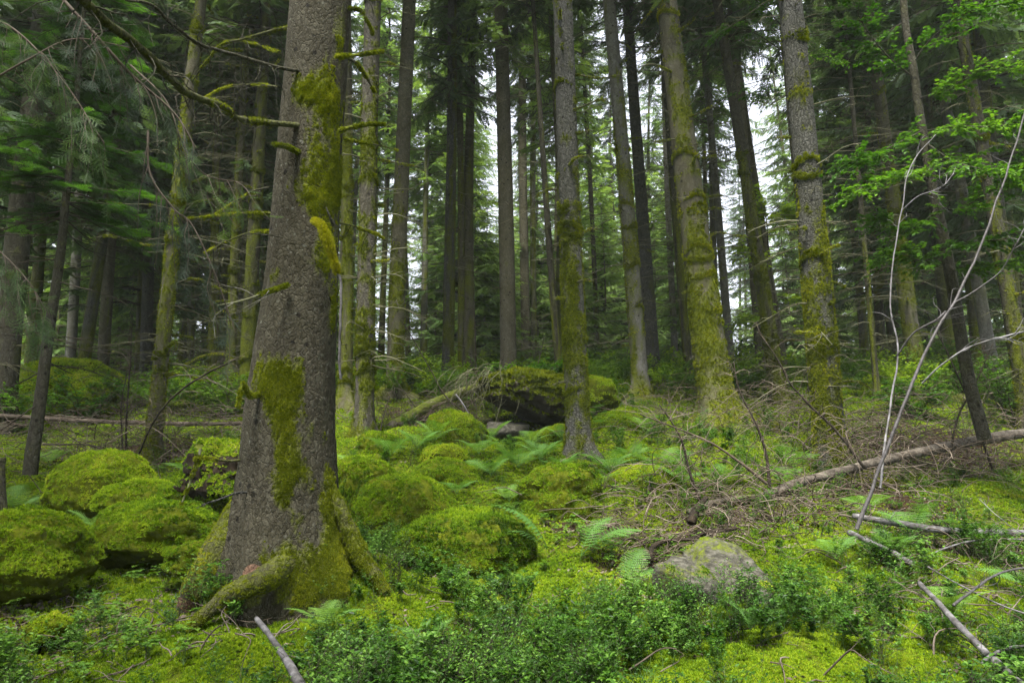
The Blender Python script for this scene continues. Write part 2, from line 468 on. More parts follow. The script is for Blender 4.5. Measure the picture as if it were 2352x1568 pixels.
def groundmat():
    m, nt, out = newmat("forest_soil")
    geo = N_(nt, "ShaderNodeNewGeometry")
    big = noise_node(nt, geo.outputs["Position"], 0.9, 5)
    fine = noise_node(nt, geo.outputs["Position"], 18.0, 6, 0.7)
    mossy = ramp_node(nt, fine.outputs[0], [(0.3, (0.018, 0.026, 0.003)), (0.55, (0.065, 0.085, 0.007)), (0.75, (0.15, 0.165, 0.014))]).outputs[0]
    soil = ramp_node(nt, fine.outputs[0], [(0.3, (0.010, 0.007, 0.004)), (0.55, (0.040, 0.026, 0.015)), (0.75, (0.10, 0.07, 0.045))]).outputs[0]
    ma = N_(nt, "ShaderNodeAttribute", attribute_name="moss")
    f = math_node(nt, 'ADD', ma.outputs["Fac"], math_node(nt, 'MULTIPLY_ADD', big.outputs[0], 1.0, -0.5))
    f = ramp_node(nt, f, [(0.4, (0, 0, 0)), (0.6, (1, 1, 1))]).outputs[0]
    col = mixc(nt, f, soil, mossy)
    p = N_(nt, "ShaderNodeBsdfPrincipled")
    p.inputs["Roughness"].default_value = 1.0
    p.inputs["Specular IOR Level"].default_value = 0.05
    nt.links.new(col, p.inputs["Base Color"])
    b = N_(nt, "ShaderNodeBump"); b.inputs["Strength"].default_value = 1.0; b.inputs["Distance"].default_value = 0.04
    nt.links.new(fine.outputs[0], b.inputs["Height"]); nt.links.new(b.outputs[0], p.inputs["Normal"])
    nt.links.new(p.outputs[0], out.inputs[0])
    return m
M_ground = groundmat()

# ------------------------------------------------------------------ the ground
ANCH = [(600, 1640, 3.8), (1200, 1650, 3.8), (1900, 1660, 3.8), (-250, 1620, 4.0), (2700, 1680, 3.8), (1500, 1640, 3.8), (200, 1620, 3.9),
        (640, 1385, 5.4), (150, 1400, 5.6), (-250, 1350, 6.2), (300, 1290, 6.6), (150, 1180, 8.4), (420, 1160, 8.6), (60, 1040, 11), (-300, 1060, 11),
        (270, 1035, 11.5), (480, 1010, 12), (880, 1330, 6.2), (1150, 1330, 6.3), (1400, 1345, 6.2), (900, 1250, 7.4), (1150, 1230, 7.6), (1400, 1220, 7.6),
        (1000, 1120, 9.0), (1300, 1130, 9.0), (1330, 1040, 10.5), (840, 1005, 11.5), (1080, 1010, 11.5), (1190, 1000, 12.6), (1000, 915, 16), (1350, 905, 16), (900, 905, 15),
        (1650, 955, 12.3), (1500, 1010, 11.2), (1910, 1085, 9.8), (1740, 1140, 8.3), (1600, 1150, 8.3), (1600, 1370, 5.8), (1900, 1290, 6.4), (2200, 1230, 7.2), (2450, 1300, 6.6),
        (2000, 1430, 5.2), (1300, 1480, 4.9), (900, 1480, 4.8), (300, 1500, 4.8), (2400, 1480, 4.8),
        (2200, 1090, 10.5), (2240, 985, 12.5), (2120, 900, 15), (1780, 915, 15), (2450, 1020, 13), (2800, 1100, 11), (500, 905, 20), (100, 930, 18), (-400, 950, 18),
        (1100, 865, 26), (2000, 890, 24), (600, 885, 27), (1500, 865, 28), (2700, 930, 20), (-100, 890, 28), (2500, 880, 30),
        (1176, 850, 45), (0, 850, 48), (2352, 850, 48), (1176, 850, 75), (-600, 850, 80), (2900, 850, 80)]
AP = W([a[0] for a in ANCH], [a[1] for a in ANCH], [a[2] for a in ANCH])
AP = np.vstack([AP, [[-8, -6, -0.9], [8, -6, -0.9], [0, -3, -0.3], [-25, -20, -2.5], [25, -20, -2.5], [0, 1, 0.0], [-4, 1, 0.05], [4, 1, 0.0], [-70, 30, 3.5], [70, 30, 3.5], [-90, -40, -4], [90, -40, -4], [0, 130, 14], [-120, 110, 11], [120, 110, 11]]])

def _tps(r2):
    return 0.5 * r2 * np.log(r2 + 1e-9)
_sc = 10.0
_X = AP[:, :2] / _sc
_n = len(_X)
_K = _tps(((_X[:, None] - _X[None]) ** 2).sum(-1)) + np.eye(_n) * 0.004
_P = np.hstack([np.ones((_n, 1)), _X])
_A = np.block([[_K, _P], [_P.T, np.zeros((3, 3))]])
_c = np.linalg.solve(_A, np.concatenate([AP[:, 2], np.zeros(3)]))

def hbase(x, y):
    q = np.stack([np.asarray(x, float), np.asarray(y, float)], -1) / _sc
    sh = q.shape[:-1]
    q = q.reshape(-1, 2)
    out = np.empty(len(q))
    for i in range(0, len(q), 40000):
        b = q[i:i + 40000]
        out[i:i + 40000] = _tps(((b[:, None] - _X[None]) ** 2).sum(-1)) @ _c[:_n] + _c[_n] + b @ _c[_n + 1:]
    return out.reshape(sh)

# low swellings of the moss-covered ground: x, y, radius, height
HUM = []
def hump(px, py, Y, wpx, h):
    p = W(px, py, Y)
    HUM.append((p[0], Y, wpx * 0.5 * mpp(px, py, Y), h))
for a in [(1250, 1260, 7.2, 300, .06), (1180, 1170, 8.6, 330, .05), (1440, 1160, 8.4, 260, .16), (1330, 1270, 7.0, 200, .08), 
          (900, 1340, 6.0, 300, .12), (800, 1290, 5.75, 300, .32), (560, 1300, 6.1, 200, .1), (1640, 1060, 10.2, 260, .16), (1780, 1040, 10.8, 200, .14), (560, 1200, 7.6, 160, .10), (120, 1150, 9.2, 200, .10), (400, 930, 15, 220, .3), (1120, 960, 12.6, 200, .15),
          (1900, 1210, 7.4, 160, .16), (2250, 1130, 9.0, 220, .15), (200, 1460, 5.0, 200, .08), (520, 1500, 4.6, 260, .10), (1800, 1500, 4.7, 300, .08), (1215, 1000, 12.3, 200, -.38), (1215, 1000, 13.2, 260, -.3), (1430, 1010, 11.0, 170, .2), (940, 1010, 11.0, 240, .22)]:
    hump(*a)

def H(x, y):
    x = np.asarray(x, float); y = np.asarray(y, float)
    z = hbase(x, y)
    d = np.hypot(x, y)
    p = np.stack([x, y, np.zeros_like(x)], -1)
    amp = 1 - sstep(40, 90, d) * 0.5
    z = z + amp * (0.14 * fbm(p * 0.35, 3, 5) + 0.13 * fbm(p * 1.3, 3, 9) + 0.025 * fbm(p * 5.0, 2, 11))
    for hx, hy, r, h in HUM:
        z = z + h * np.exp(-(((x - hx) ** 2 + (y - hy) ** 2) / (r * 0.62) ** 2))
    return z

def HN(x, y, e=0.06):
    z0 = H(x, y); zx = H(x + e, y); zy = H(x, y + e)
    return z0, nrm(np.stack([-(zx - z0) / e, -(zy - z0) / e, np.ones_like(z0)], -1))

def ground_point(px, Y, py=1000):
    """point of the ground seen in column px at distance Y"""
    x = W(px, py, Y)[0]
    z = float(H(np.array([x]), np.array([Y]))[0])
    return np.array([x, Y, z])

def gz(x, y):
    return float(H(np.array([float(x)]), np.array([float(y)]))[0])

def proj(p):
    q = np.asarray(p) - CAM
    c, s = math.cos(PITCH), math.sin(PITCH)
    f = q[..., 1] * c + q[..., 2] * s
    u = -q[..., 1] * s + q[..., 2] * c
    return 1176 + FPX * q[..., 0] / f, 784 - FPX * u / f

def blob(px, py, cx, cy, rx, ry):
    return np.exp(-(((px - cx) / rx) ** 2 + ((py - cy) / ry) ** 2))

# regions of the forest floor, as world-space patches (centre x, y, radius x, radius y)
def patch(lst):
    out = []
    for px, Y, rx, ry in lst:
        out.append((W(px, 1000, Y)[0], Y, rx, ry))
    return out
LITTER = patch([(120, 5.3, 1.2, .8), (1680, 7.6, 1.2, .7), (2000, 8.5, 1.3, 1.0), (300, 11.5, 1.8, 1.0), (1000, 13.2, 1.3, .8), (1500, 6.6, .8, .5), (2250, 6.6, 1.0, .7), (2150, 11.5, 1.8, 1.2), (1330, 7.7, .6, .3)])
def pm(P, x, y):
    r = 0
    for cx, cy, rx, ry in P:
        r = np.maximum(r, np.exp(-(((x - cx) / rx) ** 2 + ((y - cy) / ry) ** 2)))
    return r

g = 420
u = np.linspace(-1, 1, g)
gx = 15 * u + 185 * u ** 5
v = np.linspace(0, 1, g)
gy = -30 + 30 * np.minimum(v / 0.08, 1) + 26 * np.clip((v - 0.08) / 0.92, 0, 1) + 174 * np.clip((v - 0.08) / 0.92, 0, 1) ** 6
XX, YY = np.meshgrid(gx, gy, indexing='ij')
ZZ = H(XX, YY)
gv = np.stack([XX, YY, ZZ], -1).reshape(-1, 3)
ii, jj = np.meshgrid(np.arange(g - 1), np.arange(g - 1), indexing='ij')
q = np.stack([ii * g + jj, (ii + 1) * g + jj, (ii + 1) * g + jj + 1, ii * g + jj + 1], -1).reshape(-1, 4)
mb = MB().add(gv, quads=q, a=0.5, b=(1.0 - 1.0 * pm(LITTER, XX, YY)).reshape(-1))
tag(mb.build("ground", M_ground), kind="structure")

# ------------------------------------------------------------------ small plant templates (verts, tris)
def tpl_tuft(seed, n=9, wid=0.16):
    r = np.random.default_rng(seed)
    V, T = [], []
    for i in range(n):
        az = i * 2.4 + r.random()
        tilt = math.radians(15 + 60 * (i / n))
        d = np.array([math.cos(az) * math.sin(tilt), math.sin(az) * math.sin(tilt), math.cos(tilt)])
        s = np.array([-math.sin(az), math.cos(az), 0])
        L = 0.75 + 0.4 * r.random()
        k = len(V)
        V += [d * L * .15 - s * wid, d * L * .25 + s * wid, d * L]
        T += [[k, k + 1, k + 2]]
    return np.array(V), np.array(T)
TUFTS = [tpl_tuft(i) for i in range(3)]

def leafshape(L=1.0, wd=0.5, fold=0.12, curl=-0.12):
    V = np.array([[0, 0, 0], [.28 * L, wd * .42 * L, fold * L], [.62 * L, wd * .40 * L, fold * L + curl * .3], [L, 0, curl * L], [.62 * L, -wd * .40 * L, fold * L + curl * .3], [.28 * L, -wd * .42 * L, fold * L], [.5 * L, 0, 0]])
    T = np.array([[0, 6, 1], [1, 6, 2], [2, 6, 3], [3, 6, 4], [4, 6, 5], [5, 6, 0]])
    return V, T
LEAF = leafshape()
LEAF4 = (np.array([[0, 0, 0], [.5, .27, .06], [1, 0, -.08], [.5, -.27, .06]]), np.array([[0, 2, 1], [0, 3, 2]]))

def tpl_spray(seed, n=9, bl=0.30, wd=0.045, flat=0.25):
    """flat conifer twig of unit length along +x"""
    r = np.random.default_rng(seed)
    V = [[0, -.012, 0], [0, .012, 0], [1, 0, -0.06]]
    T = [[0, 1, 2]]
    for i in range(n):
        t = (i + .5) / n
        for sgn in (-1, 1):
            b = bl * (1 - .55 * t) * (.75 + .5 * r.random())
            ang = math.radians(48 - 20 * t + 14 * (r.random() - .5))
            d = np.array([math.cos(ang), sgn * math.sin(ang), flat * (r.random() - .6)])
            o = np.array([t * .95, 0, -.06 * t * t])
            s = np.array([-d[1], d[0], 0]) * wd
            k = len(V)
            V += [o, o + d * b * .5 + s, o + d * b * .5 - s, o + d * b]
            T += [[k, k + 1, k + 2], [k + 1, k + 3, k + 2]]
    return np.array(V), np.array(T)
SPRAYS = [tpl_spray(i) for i in range(4)]

def tpl_needles(seed, n=34, nl=0.05, wd=0.006, side=4):
    """close-up spruce twig of unit length: a stem with side shoots, all set with separate needles"""
    r = np.random.default_rng(seed)
    V, T = [], []
    def shoot(o, d, L, nn):
        d = d / np.linalg.norm(d)
        s0 = np.cross(d, [0, 0, 1.0]); s0 /= np.linalg.norm(s0)
        u0 = np.cross(s0, d)
        k = len(V); V.extend([o - s0 * .004, o + s0 * .004, o + d * L]); T.append([k, k + 1, k + 2])
        for i in range(nn):
            t = (i + r.random()) / nn
            p = o + d * L * t
            for sg in (-1, 1, 0):
                a = sg * s0 * (.9 + .3 * r.random()) + u0 * (.25 + .5 * r.random() if sg == 0 else .2 * (r.random() - .3)) + d * 1.0
                a = a / np.linalg.norm(a)
                b = nl * (.8 + .4 * r.random())
                wv = np.cross(a, u0 if sg else s0) * wd
                k = len(V); V.extend([p - wv, p + wv, p + a * b]); T.append([k, k + 1, k + 2])
    shoot(np.zeros(3), np.array([1, 0, -.05]), 1.0, n)
    for i in range(side):
        t = .12 + .7 * i / side
        for sg in (-1, 1):
            shoot(np.array([t, 0, -.02]), np.array([.8, sg * .8, -.15 + .1 * r.random()]), .46 * (1 - t * .6), int(n * .45))
    return np.array(V), np.array(T)
NEED = [tpl_needles(i) for i in range(2)]
NEEDF = [tpl_needles(9, n=16, side=4, nl=.08, wd=.012), tpl_needles(10, n=16, side=5, nl=.08, wd=.012)]

def tpl_bilberry(seed, hgt=0.32, nst=4, ls=0.024, spread=0.5, nleaf=15):
    r = np.random.default_rng(seed)
    leaves = MB(); stems = MB()
    for i in range(nst):
        az = r.random() * 6.28
        d = np.array([math.cos(az) * spread * r.random(), math.sin(az) * spread * r.random(), 1.0])
        L = hgt * (.6 + .5 * r.random())
        P = arcs(np.array([[r.normal() * .02, r.normal() * .02, 0]]), d[None], L, 6, -.02, .07)
        stems.tubes(P, np.linspace(.0022, .0008, 6), 3)
        p = P[0]
        sub = [(p, 1.0)]
        for j in range(5):
            t = .35 + .55 * r.random()
            b = p[0] * (1 - t) + p[-1] * t
            az2 = r.random() * 6.28
            q = arcs(b[None], np.array([[math.cos(az2), math.sin(az2), .9]]), L * .38, 4, 0, .08)
            stems.tubes(q, np.linspace(.0014, .0006, 4), 3)
            sub.append((q[0], .9))
        for pts, sc in sub:
            m = nleaf if sc == 1.0 else nleaf // 2
            t = .35 + .65 * r.random(m) if sc == 1.0 else .1 + .9 * r.random(m)
            f = t * (len(pts) - 1); i0 = np.minimum(f.astype(int), len(pts) - 2); ff = (f - i0)[:, None]
            pos = pts[i0] * (1 - ff) + pts[i0 + 1] * ff
            az3 = r.random(m) * 6.28
            xd = np.stack([np.cos(az3), np.sin(az3), .15 + .5 * r.random(m)], -1)
            R = frames_x(xd, np.array([[0, 0, 1.0]]) + r.normal(size=(m, 3)) * .25, ls * (.7 + .6 * r.random(m)))
            leaves.place(LEAF, R, pos, r.random(m))
    return leaves, stems

def tpl_fern_frond(seed, n=15):
    """frond of unit length along +x arching down, feathered twice"""
    r = np.random.default_rng(seed)
    m = MB()
    t = np.linspace(0, 1, 14)
    path = np.stack([t * .92, 0 * t, .42 * t - .50 * t ** 2.2], -1)
    m.tubes(path, np.linspace(.006, .0015, 14), 3, a=.3)
    # pinna template with pinnules
    V, T = [], []
    np_ = 8
    for i in range(np_):
        u = (i + .4) / np_
        for sg in (-1, 1):
            b = .12 * (1 - .75 * u)
            k = len(V)
            V += [[u - .045, 0, 0], [u + .055, 0, 0], [u + .085, sg * b, -.01], [u + .01, sg * b * .8, .01]]
            T += [[k, k + 1, k + 2], [k, k + 2, k + 3]]
    pin = (np.array(V), np.array(T))
    xs = []; sc = []; of = []
    for i in range(n):
        u = .16 + .84 * (i + .5) / n
        L = .27 * math.sin(math.pi * min(1, (u * .86 + .12)) ** 1.2) ** .8 + .01
        f = u * 13; i0 = min(int(f), 12); o = path[i0] * (1 - (f - i0)) + path[i0 + 1] * (f - i0)
        for sg in (-1, 1):
            xs.append([.32, sg, -.18 + .1 * r.random()]); sc.append(L * (.9 + .2 * r.random())); of.append(o)
    R = frames_x(np.array(xs), np.array([[0.2, 0, 1.0]]), np.array(sc))
    m.place(pin, R, np.array(of), np.full(len(of), .5) + r.normal(size=len(of)) * .08)
    return m
FROND = [tpl_fern_frond(i).mesh("frond", M_fern) for i in range(3)]

# ------------------------------------------------------------------ scatter (for what nobody could count)
def scatter(name, pts, nv, scl, srcs, kinds=None):
    """one object that carries many small plants through geometry nodes"""
    m = len(pts)
    me = bpy.data.meshes.new(name)
    me.vertices.add(m); me.vertices.foreach_set("co", pts.astype(np.float32).ravel())
    R = frames(nv)
    # euler angles from matrices
    sy = np.sqrt(R[:, 0, 0] ** 2 + R[:, 1, 0] ** 2)
    eul = np.stack([np.arctan2(R[:, 2, 1], R[:, 2, 2]), np.arctan2(-R[:, 2, 0], sy), np.arctan2(R[:, 1, 0], R[:, 0, 0])], -1)
    a = me.attributes.new("rot", 'FLOAT_VECTOR', 'POINT'); a.data.foreach_set("vector", eul.astype(np.float32).ravel())
    a = me.attributes.new("scl", 'FLOAT', 'POINT'); a.data.foreach_set("value", scl.astype(np.float32))
    a = me.attributes.new("idx", 'INT', 'POINT'); a.data.foreach_set("value", (kinds if kinds is not None else rng.integers(0, len(srcs), m)).astype(np.int32))
    o = link(name, me)
    ng = bpy.data.node_groups.new(name + "_nodes", 'GeometryNodeTree')
    ng.interface.new_socket("Geometry", in_out='INPUT', socket_type='NodeSocketGeometry')
    ng.interface.new_socket("Geometry", in_out='OUTPUT', socket_type='NodeSocketGeometry')
    gi = ng.nodes.new("NodeGroupInput"); go = ng.nodes.new("NodeGroupOutput")
    jn = ng.nodes.new("GeometryNodeJoinGeometry")
    def attr(nm, dt):
        n = ng.nodes.new("GeometryNodeInputNamedAttribute"); n.data_type = dt; n.inputs[0].default_value = nm
        return n.outputs[0]
    ra = attr("rot", 'FLOAT_VECTOR'); sa = attr("scl", 'FLOAT'); ia = attr("idx", 'INT')
    for k, sm in enumerate(srcs):
        so_ = bpy.data.objects.new(name + "_source", sm)
        oi = ng.nodes.new("GeometryNodeObjectInfo"); oi.inputs["Object"].default_value = so_
        oi.inputs["As Instance"].default_value = False
        cp = ng.nodes.new("FunctionNodeCompare"); cp.data_type = 'INT'; cp.operation = 'EQUAL'
        ng.links.new(ia, cp.inputs[2]); cp.inputs[3].default_value = k
        ip = ng.nodes.new("GeometryNodeInstanceOnPoints")
        ng.links.new(gi.outputs[0], ip.inputs["Points"])
        ng.links.new(cp.outputs[0], ip.inputs["Selection"])
        ng.links.new(oi.outputs["Geometry"], ip.inputs["Instance"])
        ng.links.new(ra, ip.inputs["Rotation"]); ng.links.new(sa, ip.inputs["Scale"])
        ng.links.new(ip.outputs[0], jn.inputs[0])
    ng.links.new(jn.outputs[0], go.inputs[0])
    md = o.modifiers.new("scatter", 'NODES'); md.node_group = ng
    return o

def floor_points(n, y0, y1, marg=0.15, power=1.0):
    """random floor positions in the wedge of ground before the camera"""
    t = rng.random(n)
    y = (y0 ** (1 - power) + t * (y1 ** (1 - power) - y0 ** (1 - power))) ** (1 / (1 - power)) if power != 1.0 else y0 * (y1 / y0) ** t
    hw = y * (0.78 + marg) + .3
    x = (rng.random(n) * 2 - 1) * hw
    return x, y

def join_src(name, leaves, stems, lm, sm_):
    me = bpy.data.meshes.new(name)
    m1 = leaves.mesh("a", lm, True); m2 = stems.mesh("b", sm_, True)
    bm = bmesh.new()
    bm.from_mesh(m1); n1 = len(bm.faces)
    bm.from_mesh(m2)
    bm.faces.ensure_lookup_table()
    for f in bm.faces[n1:]: f.material_index = 1
    bm.to_mesh(me); bm.free()
    me.materials.append(lm); me.materials.append(sm_)
    return me

# ------------------------------------------------------------------ rocks and boulders
def ico(sub):
    bm = bmesh.new()
    bmesh.ops.create_icosphere(bm, subdivisions=sub, radius=1.0)
    v = np.array([x.co[:] for x in bm.verts]); t = np.array([[a.index for a in f.verts] for f in bm.faces])
    bm.free()
    return v, t
ICO4, ICO5 = ico(4), ico(5)

def surf_sample(V, T, n):
    A, B, C = V[T[:, 0]], V[T[:, 1]], V[T[:, 2]]
    cr = np.cross(B - A, C - A)
    ar = np.linalg.norm(cr, axis=1)
    f = rng.choice(len(T), n, p=ar / ar.sum())
    r1 = np.sqrt(rng.random(n))[:, None]; r2 = rng.random(n)[:, None]
    P = (1 - r1) * A[f] + r1 * (1 - r2) * B[f] + r1 * r2 * C[f]
    return P, nrm(cr[f]), ar.sum() / 2

def boulder(px, py_top, py_bot, wpx, Y, label, seed, depth=0.8, name="boulder", mat=None, mossiness=1.0, tuft=0.030, rough=0.15, tilt=0.0, mmat=None, dens=1500, sq=2.1, group=None, sink=0.2, cat="boulder"):
    mat = mat or M_core
    k = mpp(px, (py_top + py_bot) / 2, Y)
    rx = wpx * .5 * k
    top = W(px, py_top, Y)[2]; bot = W(px, py_bot, Y - rx * .6)[2]
    hh = max((top - bot), .1)
    v, t = ICO5 if Y < 9 else ICO4
    u = v / (np.abs(v) ** sq).sum(1, keepdims=True) ** (1 / sq)
    if name == "rock":
        rr = np.random.default_rng(seed)
        pn = nrm(rr.normal(size=(16, 3))); pd = .78 + .25 * rr.random(16)
        pn[0] = nrm(np.array([.15, -.35, 1.0])); pd[0] = .72
        sup = np.maximum(v @ pn.T, .05) / pd[None]
        u = v / (sup ** 14).sum(1, keepdims=True) ** (1 / 14)
    V = u * np.array([rx, rx * depth, hh * .62])
    off = np.array([seed * 3.1, 0, 0])
    if mossiness >= 1: V[:, :2] *= (1 + .22 * sstep(.15, -.8, v[:, 2]))[:, None]
    V = V * (1 + rough * 1.6 * fbm(v * 1.3 + off, 3, seed)[:, None] + rough * .45 * fbm(v * 5 + off, 3, seed + 3)[:, None])
    V[:, 2] += V[:, 0] * tilt
    if mossiness >= 1: V = V + nrm(V) * (.034 * fbm(V * 4, 3, seed + 30) + .022 * fbm(V * 17, 2, seed + 31))[:, None]
    zc = V[:, 2].max()
    base = np.array([W(px, py_top, Y)[0], Y, top - zc])
    o = empty(name, base) if False else None
    m = MB(); 
    nv_est = nrm(V)
    ms = mossiness * 1.3 * (0.5 + .5 * nv_est[:, 2]) + .5 * fbm(V * 4, 2, seed + 8) if mossiness < 1 else np.ones(len(V))
    m.add(V, tris=t, a=.5, b=ms)
    o = m.build(name, mat)
    o.location = base
    tag(o, label, cat, group)
    n = int(dens * 4 * rx * max(rx * depth, hh * .5) * 2.2 * (0.030 / tuft) ** 2 * 7)
    n = min(max(n, 600), 60000)
    P, nn, _ = surf_sample(V, t, n)
    keep = (nn[:, 2] > -.35)
    if mossiness < 1:
        keep &= (mossiness * 1.3 * (.5 + .5 * nn[:, 2]) + .5 * fbm(P * 4, 2, seed + 8)) > .55
    # ragged, thinner cover on the steep sides
    keep &= (nn[:, 2] + .55 * fbm(P * 3.0 + 9, 2, seed + 5) > -.15) 
    keep &= (P[:, 2] + base[2] > hbase(P[:, 0] + base[0], P[:, 1] + base[1]) - .1)
    P, nn = P[keep], nn[keep]
    if len(P) > 20:
        mm = MB()
        bump = fbm(P * 9, 2, seed + 2)[:, None]
        nn2 = nrm(nn + np.array([0, 0, .5]) + rng.normal(size=nn.shape) * .22)
        idx = rng.integers(0, 3, len(P))
        sc = tuft * .56 * (.6 + .7 * rng.random(len(P)) + .9 * (rng.random(len(P)) > .94)) * (1 + .5 * np.clip(fbm(P * 5, 2, seed + 6), 0, 1))
        var = np.clip(.5 + .5 * bump[:, 0] + .22 * rng.normal(size=len(P)), 0, 1)
        for q_ in range(3):
            s_ = idx == q_
            mm.place(TUFTS[q_], frames(nn2[s_], scale=sc[s_]), P[s_] + nn[s_] * (bump[s_] * .018 - .004), var[s_])
        mo = mm.build("moss", mmat or M_moss, o)
    return o

# moss-covered boulders (px, top, bottom, width, distance)
boulder(70, 1162, 1350, 290, 5.8, "large moss-covered boulder cut by the left edge of the photo", 1, depth=.9, sink=.3)
boulder(243, 1030, 1165, 225, 8.5, "tall rounded moss boulder with a steep bare-looking left flank, left of the big trunk", 2, rough=.10)
boulder(330, 1098, 1180, 190, 8.0, "low lumpy brownish moss boulder leaning against the tall rounded one", 3)
boulder(370, 1146, 1285, 270, 6.8, "wide moss dome with a dark hollow, just left of the big trunk's base", 4, rough=.16)
boulder(440, 1085, 1160, 120, 8.8, "dim green moss boulder in front of the rotten stump", 5)
boulder(845, 1045, 1190, 165, 8.4, "yellow-green moss cushion touching the right side of the big trunk", 6, mmat=None, rough=.12)
boulder(935, 1088, 1245, 240, 7.4, "large smooth moss dome, the biggest right of the big trunk", 7, rough=.09)
boulder(1060, 1168, 1300, 300, 6.9, "broad pale feathery moss mound spilling down to the bilberries", 8, rough=.12, tuft=.036)
boulder(1022, 1018, 1085, 110, 10.0, "small yellow moss knob, upper one of a stacked pair", 9)
boulder(1020, 1050, 1130, 150, 9.2, "small moss dome below the yellow knob", 10)
boulder(1045, 940, 1050, 150, 11.4, "moss dome just below the hanging roots of the overhanging slab", 11)
boulder(1290, 1060, 1190, 200, 8.3, "moss boulder with a dark undercut front in mid clearing", 12, rough=.17)
boulder(1160, 1185, 1270, 200, 7.6, "low flat moss boulder beside the golden fern", 13, rough=.16)
boulder(1480, 1065, 1150, 170, 8.9, "bright moss mound at the left edge of the dead brushwood", 14)
boulder(1285, 975, 1020, 120, 11.8, "small moss mound in front of the slab's dark mouth", 15)
boulder(1445, 935, 1020, 170, 12.4, "shaded moss mound right of the scaly middle trunk", 16)
boulder(1370, 862, 930, 95, 13.6, "mossy stump-like boulder half behind the scaly middle trunk", 17, rough=.2)
boulder(870, 990, 1060, 110, 10.6, "ferny moss mound at the foot of the mossy trunk", 18)
boulder(120, 1408, 1470, 90, 4.9, "little brown-green moss hummock near the bottom left", 19, tuft=.024)
boulder(165, 822, 960, 290, 15.0, "tall bright mossy knoll behind the dark leaning sapling", 20, depth=.7, rough=.15, tuft=.06)
boulder(480, 840, 950, 190, 16.5, "bright green moss knoll left of the big trunk at mid height", 21, rough=.18, tuft=.06)
boulder(60, 1110, 1170, 200, 9.6, "shady moss mound at the left edge behind the big boulder", 22)
boulder(1640, 1010, 1070, 200, 11.2, "moss mound below the thick mossy trunk", 23)
boulder(430, 1455, 1530, 200, 4.8, "dim low moss swell near the bottom left among thin twigs", 24, tuft=.020, rough=.12)
boulder(445, 1240, 1310, 130, 6.1, "small moss-capped stone against the big trunk's left root", 25, tuft=.022)
boulder(2255, 1100, 1180, 220, 9.4, "moss mound under the fallen log at the right", 26)
boulder(1880, 1165, 1235, 150, 7.6, "moss cushion at the foot of the pale leaning sapling", 27, rough=.16)
# bare stones
boulder(1572, 1278, 1420, 140, 5.75, "small tan bare stone with mossy shoulder in the foreground", 31, mat=M_rock, mossiness=.5, tuft=.018, sq=3.2, rough=.1, name="rock", cat="rock")
boulder(1672, 1240, 1440, 195, 6.0, "large grey rough bare stone in the foreground", 32, mat=M_rock, mossiness=.4, tuft=.018, sq=3.4, rough=.12, tilt=-.12, name="rock", cat="rock")

# ------------------------------------------------------------------ spruce trees
def trunk_local(Ht, r_of, sides, dz, seed, mossf, sway=.05, lobes=(), bark=.012):
    """vertical trunk of height Ht; r_of(z); mossf(z, theta, pos) -> 0..1; lobes: (angle, width, strength, height)"""
    zs = [-0.5]
    while zs[-1] < Ht:
        z = zs[-1]
        zs.append(z + (dz if z < 12 else dz * 3))
    z = np.array(zs)
    th = np.arange(sides) * 2 * math.pi / sides
    Z, TH = np.meshgrid(z, th, indexing='ij')
    R = r_of(Z)
    for an, wd, st, hh in lobes:
        d = np.angle(np.exp(1j * (TH - an)))
        R = R * (1 + st * np.exp(-np.maximum(Z, -.1) / hh) * np.exp(-(d / wd) ** 2))
    pos = np.stack([np.cos(TH) * .5, np.sin(TH) * .5, Z * .8], -1)
    R = R * (1 + .05 * fbm(pos * 3, 3, seed))
    ms = mossf(Z, TH, pos)
    R = R + .012 * sstep(.4, .8, ms) * (.6 + .6 * fbm(pos * 14, 2, seed + 3))
    R = R + bark * fbm(np.stack([np.cos(TH) * R * 30, np.sin(TH) * R * 30, Z * 16], -1), 2, seed + 7)
    cx = sway * np.sin(Z * .25 + seed) - sway * math.sin(seed)
    cy = sway * np.cos(Z * .21 + seed * 2) - sway * math.cos(seed * 2)
    V = np.stack([cx + R * np.cos(TH), cy + R * np.sin(TH), Z], -1)
    n, k = Z.shape
    i, j = np.meshgrid(np.arange(n - 1), np.arange(k), indexing='ij')
    quads = np.stack([i * k + j, i * k + (j + 1) % k, (i + 1) * k + (j + 1) % k, (i + 1) * k + j], -1).reshape(-1, 4)
    return V, quads, ms, Z, TH

def moss_fn(lo, hi, amt_lo, amt_hi, seed, side=0.0, side_amt=0.0, bands=0.0, whorls=None):
    def f(Z, TH, pos):
        t = sstep(lo, hi, Z)
        base = amt_lo * (1 - t) + amt_hi * t
        m = base + 1.0 * fbm(pos * np.array([2.6, 2.6, 1.5]), 3, seed + 20) + .35 * fbm(pos * 9, 2, seed + 21) + side_amt * np.cos(TH - side)
        if bands: m = m + bands * (np.maximum(0, np.sin(Z * 2 * math.pi / .62 + 2 * vn(pos * 1.0, seed))) ** 3 - .25)
        return np.clip(m, -.3, 1.2)
    return f

